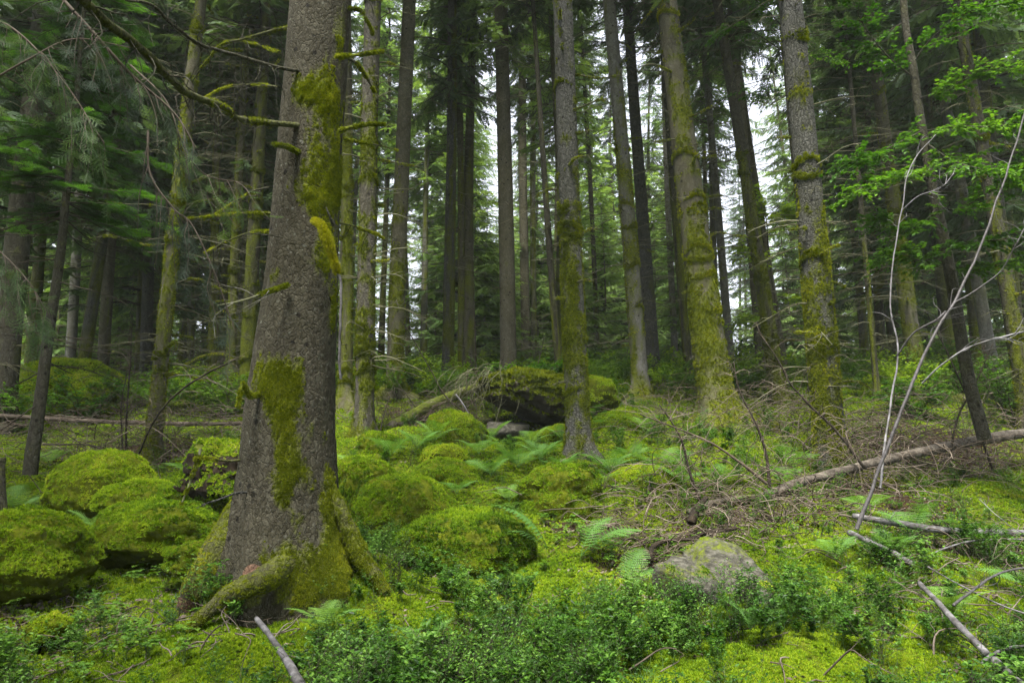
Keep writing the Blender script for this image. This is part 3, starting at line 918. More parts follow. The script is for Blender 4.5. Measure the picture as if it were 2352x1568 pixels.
def fuzz(V, quads, ms, n, size, parent, mat, seed, zmax=99, thr=.55, drop=.25):
    T = np.concatenate([quads[:, [0, 1, 2]], quads[:, [0, 2, 3]]])
    zc = V[T[:, 0], 2]; pr = sstep(thr - .30, thr + .25, ms[T[:, 0]] + .35 * fbm(V[T[:, 0]] * 26, 2, 77))
    mk = (rng.random(len(T)) < pr) & (zc < zmax) & (zc > -.3)
    T = T[mk]
    if len(T) < 10: return None
    P, nn, _ = surf_sample(V, T, n)
    nn2 = nrm(nn + np.array([0, 0, -drop]) + rng.normal(size=nn.shape) * .3)
    mm = MB()
    idx = rng.integers(0, 3, len(P)); sc = size * (.5 + .8 * rng.random(len(P)))
    for q_ in range(3):
        s_ = idx == q_
        mm.place(TUFTS[q_], frames(nn2[s_], scale=sc[s_]), P[s_] - nn[s_] * .003)
    return mm.build("moss", mat, parent)

# shared dead-twig sets
def dead_twigs(seed, z0, z1, lmax, per=4, step=.42, rad=.010, subs=4):
    r = np.random.default_rng(seed)
    st, d, L = [], [], []
    z = z0
    while z < z1:
        for i in range(r.integers(2, per + 1)):
            az = r.random() * 6.28
            st.append([math.cos(az) * .03, math.sin(az) * .03, z + r.random() * .08])
            d.append([math.cos(az), math.sin(az), -.05 + .25 * r.random()])
            L.append(lmax * (.25 + .75 * r.random() ** 1.4))
        z += step * (.7 + .6 * r.random())
    st, d, L = np.array(st), np.array(d), np.array(L)
    P = arcs(st, d, L, 7, .22, .035)
    m = MB()
    R = np.linspace(1, .25, 7)[None] * (rad * (.5 + .6 * L / lmax))[:, None]
    m.tubes(P, R, 4, a=r.random(len(P)))
    ss, dd, LL = [], [], []
    for k in range(len(P)):
        for j in range(subs):
            t = .25 + .7 * r.random(); f = t * 6; i0 = int(f)
            p = P[k, i0] * (1 - (f - i0)) + P[k, min(i0 + 1, 6)] * (f - i0)
            sg = r.choice([-1, 1])
            side = np.cross(d[k], [0, 0, 1.0]) * sg
            ss.append(p); dd.append(d[k] * .7 + side * (.5 + .5 * r.random()) + np.array([0, 0, r.normal() * .25])); LL.append(L[k] * (.18 + .3 * r.random()))
    Q = arcs(np.array(ss), np.array(dd), np.array(LL), 5, .25, .07)
    m.tubes(Q, np.linspace(rad * .38, rad * .12, 5), 3, a=r.random(len(Q)))
    return m
TW_DARK = [dead_twigs(100 + i, 1.2, 13, 1.5, rad=.013, per=5).mesh("dead_twigs", M_mtwig) for i in range(4)]
TW_THIN = [dead_twigs(110 + i, .8, 12, 1.8, per=6, step=.28, rad=.010, subs=6).mesh("dead_twigs", M_mtwig) for i in range(3)]

# shared crowns
def crown_mesh(seed, Hc, Rm, mat, step=.46, per=5, dens=.12, low=.5, pw=.8, droop=.32, tl=(.22, .6)):
    r = np.random.default_rng(seed)
    m = MB(); wood = MB()
    z = 0
    S_, D_, L_, A_ = [], [], [], []
    while z < Hc - .2:
        Lw = Rm * (1 - z / Hc) ** pw
        fill = low + (1 - low) * min(1, z / (Hc * .18))
        for i in range(per):
            if r.random() > fill: continue
            az = r.random() * 6.28
            L = Lw * (.6 + .5 * r.random())
            if L < .15: continue
            n = 10
            t = np.linspace(0, 1, n)
            d = np.array([math.cos(az), math.sin(az), 0])
            P = d[None] * (t * L)[:, None]
            P[:, 2] = z + r.random() * .25 + L * (.12 * t - droop * 1.4 * t ** 1.6 + .16 * t ** 4)
            P = P + np.cross(d, [0, 0, 1])[None] * (L * .08 * r.normal() * t ** 2)[:, None]
            wood.tubes(P, np.linspace(.012 + .008 * L, .004, n), 3, a=r.random())
            k = int(L / dens)
            br = r.random()
            for s in (-1, 1):
                tt = np.clip((np.arange(k) + r.random(k)) / k * .9 + .1, 0, 1)
                f = tt * (n - 1); i0 = np.minimum(f.astype(int), n - 2); ff = (f - i0)[:, None]
                pos = P[i0] * (1 - ff) + P[i0 + 1] * ff
                side = np.cross(d, [0, 0, 1.0]) * s
                dd = d[None] * (.55 + .3 * r.random((k, 1))) + side[None] * (.5 + .5 * r.random((k, 1))) + np.array([[0, 0, -1.0]]) * (.15 + .75 * r.random((k, 1)))
                S_.append(pos); D_.append(dd)
                L_.append((tl[0] + (tl[1] - tl[0]) * r.random(k)) * (1.15 - .6 * tt) * min(1, .4 + L / 2))
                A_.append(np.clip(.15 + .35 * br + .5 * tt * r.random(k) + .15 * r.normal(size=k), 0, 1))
            S_.append(P[-1:] - d * .1); D_.append(d[None] + np.array([[0, 0, -.2]])); L_.append(np.array([.35])); A_.append(np.array([.9]))
        z += step * (.75 + .5 * r.random())
    S_, D_, L_, A_ = map(np.concatenate, (S_, D_, L_, A_))
    idx = r.integers(0, 4, len(S_))
    R = frames_x(D_, np.array([[0, 0, 1.0]]) + r.normal(size=D_.shape) * .3, L_)
    for q_ in range(4):
        s_ = idx == q_
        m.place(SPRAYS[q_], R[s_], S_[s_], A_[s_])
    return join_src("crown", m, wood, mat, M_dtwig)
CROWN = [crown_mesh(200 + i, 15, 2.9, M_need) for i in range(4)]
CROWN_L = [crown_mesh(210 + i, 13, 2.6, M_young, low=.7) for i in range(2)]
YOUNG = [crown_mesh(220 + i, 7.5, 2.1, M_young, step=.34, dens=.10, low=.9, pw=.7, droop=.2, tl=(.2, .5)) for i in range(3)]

def axis_quat(p0, p1):
    d = Vector(p1) - Vector(p0)
    return Vector((0, 0, 1)).rotation_difference(d)

def spruce(bx, by, tx, wb, wt, Y, label, seed, mat, moss=None, Ht=24, crown=0, crown_z=9.0, crown_s=.8, twigs=TW_DARK, tw_s=1.0, fz=0, fzs=.02, lobes=(), sides=None, lean_y=0.0, flare=.55, name="spruce_tree", cat="spruce tree", sway=.05, group=None, stubs=0, twin=None, ty=0, arm=.75):
    """trunk seen at (bx, by) below and at (tx, ty) above; wb, wt widths in px near the base and at the top"""
    base = ground_point(bx, Y, by)
    top = W(tx, ty, Y + lean_y)
    q = axis_quat(base, top)
    hv = np.linalg.norm(top - base)
    rb = wb * .5 * mpp(bx, by - 120, Y)
    rt = wt * .5 * mpp(tx, ty, Y + lean_y)
    def r_of(Z):
        r = rb + (rt - rb) * np.clip(Z / hv, 0, 1)
        r = r * (1 + flare * np.exp(-np.maximum(Z, -.05) / .22))
        return np.where(Z > hv, np.maximum(rt * (1 - (Z - hv) / (Ht - hv + .1)), .01), r)
    zs_t = np.linspace(0, hv, 60); rs_t = r_of(zs_t)
    sides = sides or (36 if Y < 13 else 20)
    dz = .05 if Y < 13 else .12
    mf = moss or moss_fn(2, 6, .45, -.1, seed)
    if not lobes and Y < 20:
        lr = np.random.default_rng(seed + 5)
        lobes = [(a_ + lr.normal() * .4, .38, .35 + .4 * lr.random(), .16 + .12 * lr.random()) for a_ in (.4, 1.8, 3.4, 4.4, 5.5)]
    V, quads, ms, Z, TH = trunk_local(Ht, r_of, sides, dz, seed, mf, sway=sway, lobes=lobes, bark=.010 if Y < 13 else .004)
    root = empty(name, base, q)
    tag(root, label, cat, group)
    var = np.zeros(ms.size)
    tr = MB().add(V.reshape(-1, 3), quads=quads, a=var, b=ms.reshape(-1)).build("trunk", mat, root)
    if fz: fuzz(V.reshape(-1, 3), quads, ms.reshape(-1), fz, fzs, tr, M_tmoss, seed, zmax=hv + .5)
    if twigs is not None:
        t = link("dead_twigs", twigs[seed % len(twigs)], root)
        t.rotation_euler = (0, 0, seed * 1.7); t.scale = (tw_s, tw_s, 1)
    if crown is not None:
        lst = crown if isinstance(crown, list) else CROWN
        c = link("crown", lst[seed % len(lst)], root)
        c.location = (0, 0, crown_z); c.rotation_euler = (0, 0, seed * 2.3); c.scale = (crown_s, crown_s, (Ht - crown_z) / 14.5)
    sr = np.random.default_rng(seed + 900)
    if stubs:
        cv, cn = [], []
        for k in range(stubs // 2 + 2):
            zc = .4 + (hv - .5) * sr.random(); m_ = 260
            az = sr.random() * 6.28 + sr.normal(size=m_) * 1.1
            zz_ = zc + .05 * np.sin(az * 2 + k) + np.abs(sr.normal(size=m_)) * .05
            r_ = np.interp(zz_, zs_t, rs_t)
            cv.append(np.stack([r_ * np.cos(az), r_ * np.sin(az), zz_], -1) * np.array([1, 1, 1]))
            cn.append(nrm(np.stack([np.cos(az), np.sin(az), np.full(m_, -.9)], -1) + sr.normal(size=(m_, 3)) * .25))
        cv, cn = np.concatenate(cv), np.concatenate(cn)
        cv[:, 0] += sway * np.sin(cv[:, 2] * .25 + seed) - sway * math.sin(seed); cv[:, 1] += sway * np.cos(cv[:, 2] * .21 + seed * 2) - sway * math.cos(seed * 2)
        MB().place(TUFTS[2], frames(cn, scale=.045 * (.5 + .8 * sr.random(len(cv)))), cv).build("moss_collar", M_tmoss, tr)
    for k in range(stubs):
        z = 1.0 + (hv - .8) * (k + sr.random()) / max(stubs, 1); az = sr.random() * 6.28
        L = .15 + arm * sr.random() ** 1.6
        r_ = float(r_of(np.array(z)))
        d = np.array([math.cos(az), math.sin(az) * .8, .15])
        P = arcs(np.array([[math.cos(az) * r_ * .5, math.sin(az) * r_ * .5, z]]), d[None], r_ * .5 + L, 9, .25, .05)
        b = MB().tubes(P, np.linspace(.016, .005, 9), 6, a=.3, b=.6, cap=True)
        nb_ = 4
        Q = arcs(P[0][3 + sr.integers(0, 5, nb_)], d[None] * .5 + sr.normal(size=(nb_, 3)) * .6, L * .4, 5, .2, .07)
        b.tubes(Q, np.linspace(.005, .0015, 5), 4, a=.5)
        bo = b.build("branch", M_mtwig, root)
        nf_ = int(300 * L + 60)
        t = sr.random(nf_) ** 1.5 * .85; f_ = t * 8; a_ = np.minimum(f_.astype(int), 7)
        c_ = P[0][a_] * (1 - (f_ - a_))[:, None] + P[0][a_ + 1] * (f_ - a_)[:, None]
        kp = vn(np.stack([t * 7, t * 0 + k, t * 0 + seed], -1), 3) > -.35
        c_, t = c_[kp], t[kp]
        if len(c_) > 4:
            nn_ = nrm(sr.normal(size=c_.shape))
            MB().place(TUFTS[0], frames(nrm(nn_ + np.array([0, 0, -.4])), scale=.026 * (.6 + .8 * sr.random(len(c_)))), c_ + nn_ * .012).build("moss", M_tmoss, bo)
    return root, r_of, hv

# named trunks, near to far
spruce(1330, 1035, 1284, 54, 44, 10.5, "scaly grey trunk with thick moss collars standing in the middle of the clearing", 11, M_scaly, moss=moss_fn(2.6, 4.8, .62, .0, 11, bands=.35), fz=9000, fzs=.026, lobes=((4.0, .5, .4, .25), (5.6, .5, .4, .2)), stubs=14, crown_z=11.5, twigs=None, flare=.35)
spruce(1912, 1085, 1808, 66, 50, 9.8, "scaly grey trunk with hanging moss and two reddish bare patches", 13, M_scaly, moss=moss_fn(2.8, 5.0, .62, -.05, 13, side=3.4, side_amt=.12, bands=.3), fz=10000, fzs=.028, stubs=14, crown_z=9.5, crown_s=.9, twigs=TW_DARK, tw_s=.8, flare=.3)
spruce(1650, 945, 1542, 78, 44, 12.2, "stout moss-footed brown trunk with a widely flared base", 15, M_brown, moss=moss_fn(1.2, 8, .55, .0, 15, side=5.0, side_amt=.2, bands=.35), fz=8000, fzs=.028, lobes=((4.2, .5, .7, .3), (5.9, .5, .7, .3), (2.5, .5, .4, .3)), stubs=18, crown_z=10.5, twigs=TW_DARK, tw_s=.5, flare=.5)
spruce(836, 1000, 862, 42, 36, 11.5, "slim moss-wrapped trunk nearest on the right side of the big trunk", 16, M_grey, moss=moss_fn(3, 9, .5, .1, 16, bands=.4), fz=7000, fzs=.026, stubs=10, crown_z=10, tw_s=.8, flare=.3)
spruce(906, 900, 933, 38, 30, 14.5, "straight brown trunk with a solid green mossy lower half, second right of the big one", 17, M_brown, moss=moss_fn(2.0, 6, .6, -.15, 17, bands=.25), fz=4000, fzs=.03, crown_z=11, tw_s=.7)
spruce(1028, 882, 1032, 28, 20, 18, "dark straight trunk of a close pair left of centre", 18, M_scaly, moss=moss_fn(2, 12, .5, .15, 18, side=0, side_amt=.3), crown_z=8.0)
spruce(1060, 868, 1052, 18, 13, 19.5, "thinner brownish moss-streaked trunk of the close pair left of centre", 19, M_brown, moss=moss_fn(2, 9, .5, .2, 19), crown_z=9)
spruce(1168, 862, 1157, 38, 30, 17.5, "clean pinkish-brown straight trunk in the very centre behind the slab", 20, M_brown, moss=moss_fn(.5, 2, .25, -.3, 20), crown_z=9.5, tw_s=.5, crown=CROWN_L)
spruce(1209, 830, 1203, 22, 16, 26, "pale brown trunk in the haze just right of the central trunk", 21, M_brown, crown_z=11, moss=moss_fn(1, 2, 0, -.3, 21))
spruce(1228, 828, 1224, 14, 11, 27, "thin yellow-mossed trunk in the haze right of the central trunk", 22, M_pale, crown_z=12, moss=moss_fn(3, 12, .5, .4, 22))
spruce(1288, 868, 1218, 18, 9, 16.5, "thin dark pole leaning left between the central trunk and the scaly one", 23, M_dark, crown_z=10, crown_s=.6, Ht=16, moss=moss_fn(2, 6, .4, 0, 23))
spruce(1308, 872, 1255, 15, 10, 18, "narrow brown pole leaning left directly behind the scaly middle trunk", 24, M_brown, crown_z=11, crown_s=.6, Ht=17)
spruce(1374, 812, 1330, 12, 8, 24, "thin far pole right of the scaly middle trunk", 25, M_dark, crown_z=11, crown_s=.6, Ht=18)
spruce(1472, 892, 1402, 38, 28, 15.2, "pale grey trunk with patchy moss right of the scaly middle trunk", 26, M_pale, moss=moss_fn(3, 9, .5, .05, 26, bands=.2), fz=2500, fzs=.03, crown_z=10.5, crown_s=.9, stubs=6)
spruce(1502, 862, 1450, 32, 22, 18, "dark grey thick trunk standing behind the patchy pale one", 27, M_scaly, moss=moss_fn(2, 6, .0, -.3, 27), crown_z=9.5)
spruce(1552, 832, 1520, 15, 11, 23, "thin whitish trunk far back between the dark grey trunk and the stout one", 28, M_pale, crown_z=11, moss=moss_fn(2, 6, .1, 0, 28))
spruce(1584, 865, 1510, 20, 12, 15.8, "thin dark mossy pole leaning left, close beside the stout trunk", 29, M_dark, moss=moss_fn(3, 8, .55, -.1, 29), crown_z=10, crown_s=.5, Ht=16, twigs=TW_THIN)
spruce(1606, 905, 1540, 22, 14, 16.5, "whitish trunk peeking out on the left of the stout trunk", 30, M_pale, crown_z=10, moss=moss_fn(2, 6, -.2, -.3, 30))
spruce(1682, 885, 1600, 20, 12, 19, "pale lichen-grey thin trunk right of the stout trunk", 31, M_pale, crown_z=10, moss=moss_fn(2, 6, .0, -.1, 31))
spruce(1790, 912, 1645, 32, 20, 14, "dark leaning trunk with mossy side and many bare twigs", 32, M_dark, moss=moss_fn(3, 7, .55, -.1, 32), fz=2500, fzs=.03, crown_z=8.0, crown_s=.7, twigs=TW_THIN, stubs=8)
spruce(1755, 915, 1690, 26, 18, 16.5, "grey-brown trunk left behind the dark leaning one", 33, M_brown, crown_z=10, moss=moss_fn(2, 6, .1, -.2, 33))
spruce(1806, 900, 1680, 22, 14, 18, "slim brown trunk right behind the dark leaning one", 34, M_brown, crown_z=9.5, moss=moss_fn(2, 6, .0, -.2, 34))
spruce(1884, 900, 1790, 26, 16, 15.5, "brown trunk in shade just left of the hanging-moss trunk", 35, M_brown, crown_z=8.5, moss=moss_fn(2, 6, .1, -.2, 35))
spruce(2112, 885, 1985, 36, 22, 15, "mossy brown trunk framed by the pale leaning sapling", 36, M_brown, moss=moss_fn(3.2, 8, .6, .1, 36, bands=.3), fz=2500, fzs=.03, crown_z=8, crown_s=.9, stubs=10)
spruce(2015, 905, 1930, 13, 8, 14, "very thin bare pole between the hanging-moss trunk and the pale sapling", 37, M_dark, Ht=11, crown_z=7, crown_s=.4, twigs=TW_THIN)
spruce(2290, 900, 2120, 28, 20, 16, "grey spotted trunk high at the right behind green leaves", 38, M_pale, crown_z=9, moss=moss_fn(2, 8, .1, 0, 38))
spruce(2352, 860, 2205, 34, 22, 12.5, "dark mossy trunk at the right edge with an upswept mossy limb", 39, M_dark, moss=moss_fn(3, 7, .5, .1, 39), crown_z=8, stubs=8, fz=1500, fzs=.03)
spruce(2250, 900, 2190, 22, 16, 19, "thin yellow-mossed trunk far right", 40, M_brown, moss=moss_fn(3, 9, .7, .2, 40), crown_z=9)
# left side
spruce(352, 1010, 478, 32, 24, 11.2, "slender mossy trunk leaning right, midway between the left edge and the big trunk", 41, M_brown, moss=moss_fn(3, 9, .55, .2, 41, bands=.2), fz=4500, fzs=.026, crown_z=8.5, crown_s=.8, stubs=16, sway=.09, arm=1.2)
spruce(15, 860, 95, 56, 38, 13, "thick dark brown trunk at the left edge", 42, M_dark, moss=moss_fn(.5, 2, .2, -.2, 42), crown_z=5.5, crown_s=1.1)
spruce(240, 850, 268, 26, 20, 17, "brown shaded trunk behind the mossy knoll", 43, M_brown, crown_z=8, crown_s=1.0, moss=moss_fn(1, 4, .2, -.2, 43))
spruce(163, 840, 205, 22, 16, 20, "pale grey trunk left of the brown shaded one", 44, M_pale, crown_z=8, moss=moss_fn(1, 4, -.1, -.3, 44))
spruce(337, 860, 360, 26, 18, 19, "dark grey trunk left of the slender mossy one", 45, M_scaly, crown_z=8, moss=moss_fn(1, 4, .0, -.3, 45))
spruce(440, 860, 452, 16, 12, 21, "thin grey trunk right of the slender mossy one", 46, M_pale, crown_z=8.5)
spruce(487, 900, 515, 20, 14, 17, "thin mossy trunk with drooping twigs left of the big trunk", 47, M_brown, moss=moss_fn(3, 9, .6, .3, 47), crown_z=9, twigs=TW_THIN, stubs=16, arm=1.5)
spruce(528, 900, 568, 22, 15, 16, "green mossy trunk, second to the left of the big trunk", 48, M_brown, moss=moss_fn(3, 9, .6, .3, 48), crown_z=9, twigs=TW_THIN, stubs=16, arm=1.5)
spruce(566, 895, 600, 34, 22, 15, "dark mossy trunk just left of the big trunk", 49, M_dark, moss=moss_fn(3, 9, .55, .2, 49), crown_z=9, twigs=TW_THIN, stubs=16, arm=1.5)
spruce(795, 900, 788, 30, 24, 13.5, "moss-grown trunk half hidden by the right flank of the big trunk", 50, M_brown, moss=moss_fn(3, 9, .65, .2, 50), crown_z=10, fz=2000, fzs=.03, stubs=8)
spruce(700, 880, 690, 24, 18, 20, "trunk wholly covered by the big trunk", 51, M_brown, crown_z=8) if False else None

# far trees that nothing tells apart
tr_far = []
def far_trunk(seed, mat):
    r = np.random.default_rng(seed)
    def r_of(Z): return .16 * np.clip(1 - np.maximum(Z, 0) / 25.0, .05, 1) * (1 + .4 * np.exp(-np.maximum(Z, 0) / .3))
    V, quads, ms, Z, TH = trunk_local(25, r_of, 10, .4, seed, moss_fn(2, 14, .45, .15, seed), sway=.12, bark=0)
    return MB().add(V.reshape(-1, 3), quads=quads, a=0.0, b=ms.reshape(-1)).mesh("trunk", mat)
FT = [far_trunk(1, M_brown), far_trunk(2, M_pale), far_trunk(3, M_scaly), far_trunk(4, M_dark)]
fr = np.random.default_rng(33)
placed = []
def far_tree(x, y, crown_list, ci, trunk, label, group, Hs=1.0, cz=9.0, cs=1.0, ch=1.0, nm="spruce_tree", cat="spruce tree", twig=True):
    root = empty(nm, (x, y, gz(x, y) - .1))
    root.rotation_euler = (fr.normal() * .02, fr.normal() * .02, fr.random() * 6.28)
    s = .8 + .45 * fr.random()
    tag(root, label, cat, group)
    t = link("trunk", trunk, root); t.scale = (s * Hs, s * Hs, Hs)
    if twig:
        d = link("dead_twigs", TW_DARK[ci % 4], root); d.scale = (.8, .8, .95)
    c = link("crown", crown_list[ci % len(crown_list)], root)
    c.location = (0, 0, cz); c.scale = (cs, cs, ch); c.rotation_euler = (0, 0, fr.random() * 6.28)
    return root
n = 0
tries = 0
while n < 114 and tries < 5000:
    tries += 1
    y = 19 + 58 * fr.random() ** .8
    x = (fr.random() * 2 - 1) * (y * .85 + 3)
    if any((x - a) ** 2 + (y - b) ** 2 < 2.2 ** 2 for a, b in placed): continue
    placed.append((x, y)); n += 1
    lc = fr.random() < .4
    ti = fr.choice(4, p=[.4, .25, .2, .15])
    side = "left third" if x / y < -.25 else ("right third" if x / y > .25 else "middle")
    near = "in the middle distance" if y < 36 else "in the farthest rows"
    far_tree(x, y, CROWN_L if lc else CROWN, n, FT[ti],
             ["brown-barked", "pale-barked", "grey-barked", "dark-barked"][ti] + " tall spruce " + near + ", " + side + " of the forest" + (", light green crown" if lc else ""), "far spruces deep in the forest", cz=6.5 + 5 * fr.random(), cs=.75 + .3 * fr.random(), ch=1.0 + .1 * fr.random())
# dark spruces with low crowns closing both flanks of the view
n = 0
flank = []
while n < 34:
    y = 15 + 22 * fr.random()
    side = -1 if n % 2 else 1
    x = side * y * (.38 + .45 * fr.random() if side < 0 else .52 + .32 * fr.random())
    if any((x - a) ** 2 + (y - b) ** 2 < 2.0 ** 2 for a, b in flank): continue
    flank.append((x, y)); n += 1
    far_tree(x, y, CROWN, n, FT[[0, 3, 2][n % 3]], ["brown-barked", "dark-barked", "grey-barked"][n % 3] + " spruce with a low dark drooping crown, " + ("left" if side < 0 else "right") + (" flank nearer" if y < 25 else " flank farther") + " than the young spruces",
             "dark low-crowned spruces on the flanks", cz=2.6 + 3.5 * fr.random(), cs=.9 + .3 * fr.random(), ch=1.25)
# unseen spruces continuing the forest, added around the viewpoint to shade the near ground
for n, (x, y) in enumerate([(-7.5, 1.5), (-9.5, 5.0), (-6.0, -3.5), (-10.5, -1.0), (-13, 8), (-3.2, -5.5), (1.2, -6.8), (4.6, -4.6), (8.2, -1.2), (9.5, 3.5), (7.0, -7.5), (12.5, 6.5), (-8.5, -8.5), (-1.0, -10.5), (12, -5), (14.5, 1.0), (-15, 3)]):
    far_tree(x, y, CROWN, n, FT[n % 4], "tall unseen spruce added beside or behind the viewpoint to shade the near ground", "added unseen spruces around the viewpoint", cz=4.5 + 2.5 * fr.random(), cs=1.15, ch=1.15)
# young spruces that fill the depth below the crowns
placed = []
n = 0
while n < 120:
    y = 21 + 50 * fr.random()
    x = (fr.random() * 2 - 1) * (y * .85 + 2)
    if any((x - a) ** 2 + (y - b) ** 2 < 2.0 ** 2 for a, b in placed): continue
    placed.append((x, y)); n += 1
    sc = (.5 + .9 * fr.random() ** 1.2) * (1 + .5 * (y > 34) + .4 * (y > 50))
    root = empty("young_spruce", (x, y, gz(x, y) - .1)); tag(root, ("low " if sc < .9 else "tall ") + "young light-green spruce under the trunks, " + ("left third" if x / y < -.25 else ("right third" if x / y > .25 else "middle")) + (" of the middle distance" if y < 38 else " of the farthest rows"), "young spruce", "young spruces filling the far forest")
    root.rotation_euler = (0, 0, fr.random() * 6.28)
    t = link("trunk", FT[0], root); t.scale = (.35 * sc, .35 * sc, .32 * sc)
    c = link("crown", YOUNG[n % 3], root); c.location = (0, 0, .3); c.scale = (sc, sc, sc)

for k in range(36):
    y = 24 + 26 * fr.random(); x = y * (-.12 + .36 * fr.random()); sc = .8 + .8 * fr.random()
    root = empty("young_spruce", (x, y, gz(x, y) - .1)); tag(root, ("low " if sc < 1.2 else "tall ") + "pale green young spruce glowing between the central trunks, " + ("nearer row" if y < 37 else "farther row"), "young spruce", "young spruces filling the far forest")
    root.rotation_euler = (0, 0, fr.random() * 6.28)
    t = link("trunk", FT[1], root); t.scale = (.35 * sc, .35 * sc, .32 * sc)
    c = link("crown", YOUNG[k % 3], root); c.location = (0, 0, .3); c.scale = (sc, sc, sc)

# ------------------------------------------------------------------ the big trunk
def hero():
    Y = 5.6
    prof = [(737, 0, 136), (728, 150, 137), (715, 300, 142), (706, 450, 149), (696, 600, 158), (682, 760, 176), (671, 900, 193), (664, 1000, 205), (661, 1100, 222), (658, 1180, 244), (655, 1260, 290), (650, 1340, 330)]
    P = np.array([W(a, b, Y) for a, b, _ in prof]); R = np.array([.5 * c * mpp(a, b, Y) for a, b, c in prof])
    base = np.array([P[-1][0], Y, P[-1][2]])
    up = P[0] + (P[0] - P[2]) / np.linalg.norm(P[0] - P[2]) * 20
    P = np.vstack([[P[-1] + np.array([0, 0, -.5])], P[::-1], [P[0] + (up - P[0]) * .5], [up]])
    R = np.concatenate([[R[-1] * 1.05], R[::-1], [R[0] * .6], [.03]])
    L = P - base
    zs = np.concatenate([np.arange(-.5, 4.6, .02), np.arange(4.6, 26, .4)])
    zs = zs[zs < L[-1, 2]]
    cx = np.interp(zs, L[:, 2], L[:, 0]); rr = np.interp(zs, L[:, 2], R)
    ker = np.ones(15) / 15
    m_ = zs < 4.5
    pad = np.pad(rr[m_], 7, 'edge'); rr[m_] = np.convolve(pad, ker, 'valid')
    pad = np.pad(cx[m_], 7, 'edge'); cx[m_] = np.convolve(pad, ker, 'valid')
    k = 190
    th = np.arange(k) * 2 * math.pi / k
    Z, TH = np.meshgrid(zs, th, indexing='ij')
    RR = rr[:, None] * np.ones_like(TH)
    lob = [(3.55, .34, .38, .22), (4.55, .30, .34, .20), (5.75, .38, .30, .20), (0.2, .4, .25, .25), (1.8, .5, .3, .25)]
    low = np.exp(-np.maximum(Z, 0) / .3)
    RR = RR * (1 - .16 * low)
    for an, wd, st, hh in lob:
        d = np.angle(np.exp(1j * (TH - an)))
        RR = RR * (1 + st * np.exp(-np.maximum(Z, 0) / hh) * np.exp(-(d / wd) ** 2))
    pos = np.stack([np.cos(TH) * .45, np.sin(TH) * .45, Z], -1)
    RR = RR * (1 + .045 * fbm(pos * 2.2, 3, 50))
    # flaking bark plates
    ww = pos + .05 * np.stack([fbm(pos * 8, 2, 61), fbm(pos * 8, 2, 62), fbm(pos * 8, 2, 63)], -1)
    f1, f2, cid = np.full(Z.shape, 9.), np.full(Z.shape, 9.), np.zeros(Z.shape)
    sc = np.array([25, 25, 15.0])
    c0 = np.floor(ww * sc).astype(np.int64)
    for dx in (-1, 0, 1):
        for dy in (-1, 0, 1):
            for dz in (-1, 0, 1):
                c = c0 + np.array([dx, dy, dz])
                pt = np.stack([c[..., 0] + hsh(c[..., 0], c[..., 1], c[..., 2], 1), c[..., 1] + hsh(c[..., 0], c[..., 1], c[..., 2], 2), c[..., 2] + hsh(c[..., 0], c[..., 1], c[..., 2], 3)], -1)
                d = np.linalg.norm(ww * sc - pt, axis=-1)
                idv = hsh(c[..., 0], c[..., 1], c[..., 2], 4)
                nf1 = np.minimum(f1, d)
                f2 = np.where(d < f1, f1, np.minimum(f2, d)); cid = np.where(d < f1, idv, cid); f1 = nf1
    edge = sstep(.03, .30, f2 - f1)
    strength = (.22 + .85 * np.exp(-np.maximum(Z, 0) / 1.1)) * (.75 + .6 * fbm(pos * 3, 2, 66))        # plates thicker low down
    RR = RR + strength * (.009 * edge + .009 * (cid - .5) - .005) + .004 * fbm(pos * np.array([34, 34, 18]), 3, 71)
    # moss where the photograph shows it (height, angle from the camera-facing side)
    front = -math.pi / 2
    A = np.angle(np.exp(1j * (TH - front)))                       # 0 faces the camera, + to the right
    ms = -.42 + .95 * fbm(pos * np.array([4, 4, 1.8]), 4, 81) + .45 * fbm(pos * np.array([16, 16, 6]), 3, 83)
    zof = lambda py: W(660, py, Y)[2] - base[2]
    def bl(py, a, hpy, wa, s):
        hz = abs(zof(py) - zof(py + hpy))
        return s * np.exp(-(((Z - zof(py)) / hz) ** 2 + ((A - a) / wa) ** 2))
    for args in [(265, .45, 80, .85, 1.05), (235, .0, 50, .5, .5), (90, 1.0, 110, .5, .8), (440, .65, 80, .7, .95), (490, .3, 35, .5, .6), (610, .75, 70, .45, .65), (890, -.1, 60, .55, .95), (870, -.5, 55, .35, .7), (990, .2, 90, .42, .95), (1090, .35, 60, .4, .8), (960, .3, 160, .6, .35), (1150, 1.2, 120, .4, .7),
                 (650, -.5, 25, .4, .6), (1300, -1.15, 100, .5, 1.2), (1215, 1.25, 100, .42, 1.2), (1265, .3, 40, .5, 1.0), (1330, .6, 50, 1.0, 1.1), (400, 1.3, 300, .5, .6), (700, 1.35, 200, .35, .4), (1345, -.5, 25, .6, .9)]:
        ms = ms + bl(*args)
    ms = np.clip(ms + .07 * np.cos(TH + .2), -.3, 1.1)
    RR = RR + .022 * sstep(.45, .9, ms) * (.7 + .5 * fbm(pos * 16, 2, 91))
    # peeled reddish patch on the front root
    var = np.zeros(Z.shape)
    var = np.maximum(var, sstep(.35, .6, bl(1290, -.1, 28, .16, 1.0)))
    ms = ms - 1.2 * var
    V = np.stack([cx[:, None] + RR * np.cos(TH), RR * np.sin(TH), Z], -1)
    n_, k_ = Z.shape
    i, j = np.meshgrid(np.arange(n_ - 1), np.arange(k_), indexing='ij')
    quads = np.stack([i * k_ + j, i * k_ + (j + 1) % k_, (i + 1) * k_ + (j + 1) % k_, (i + 1) * k_ + j], -1).reshape(-1, 4)
    root = empty("spruce_tree", base)
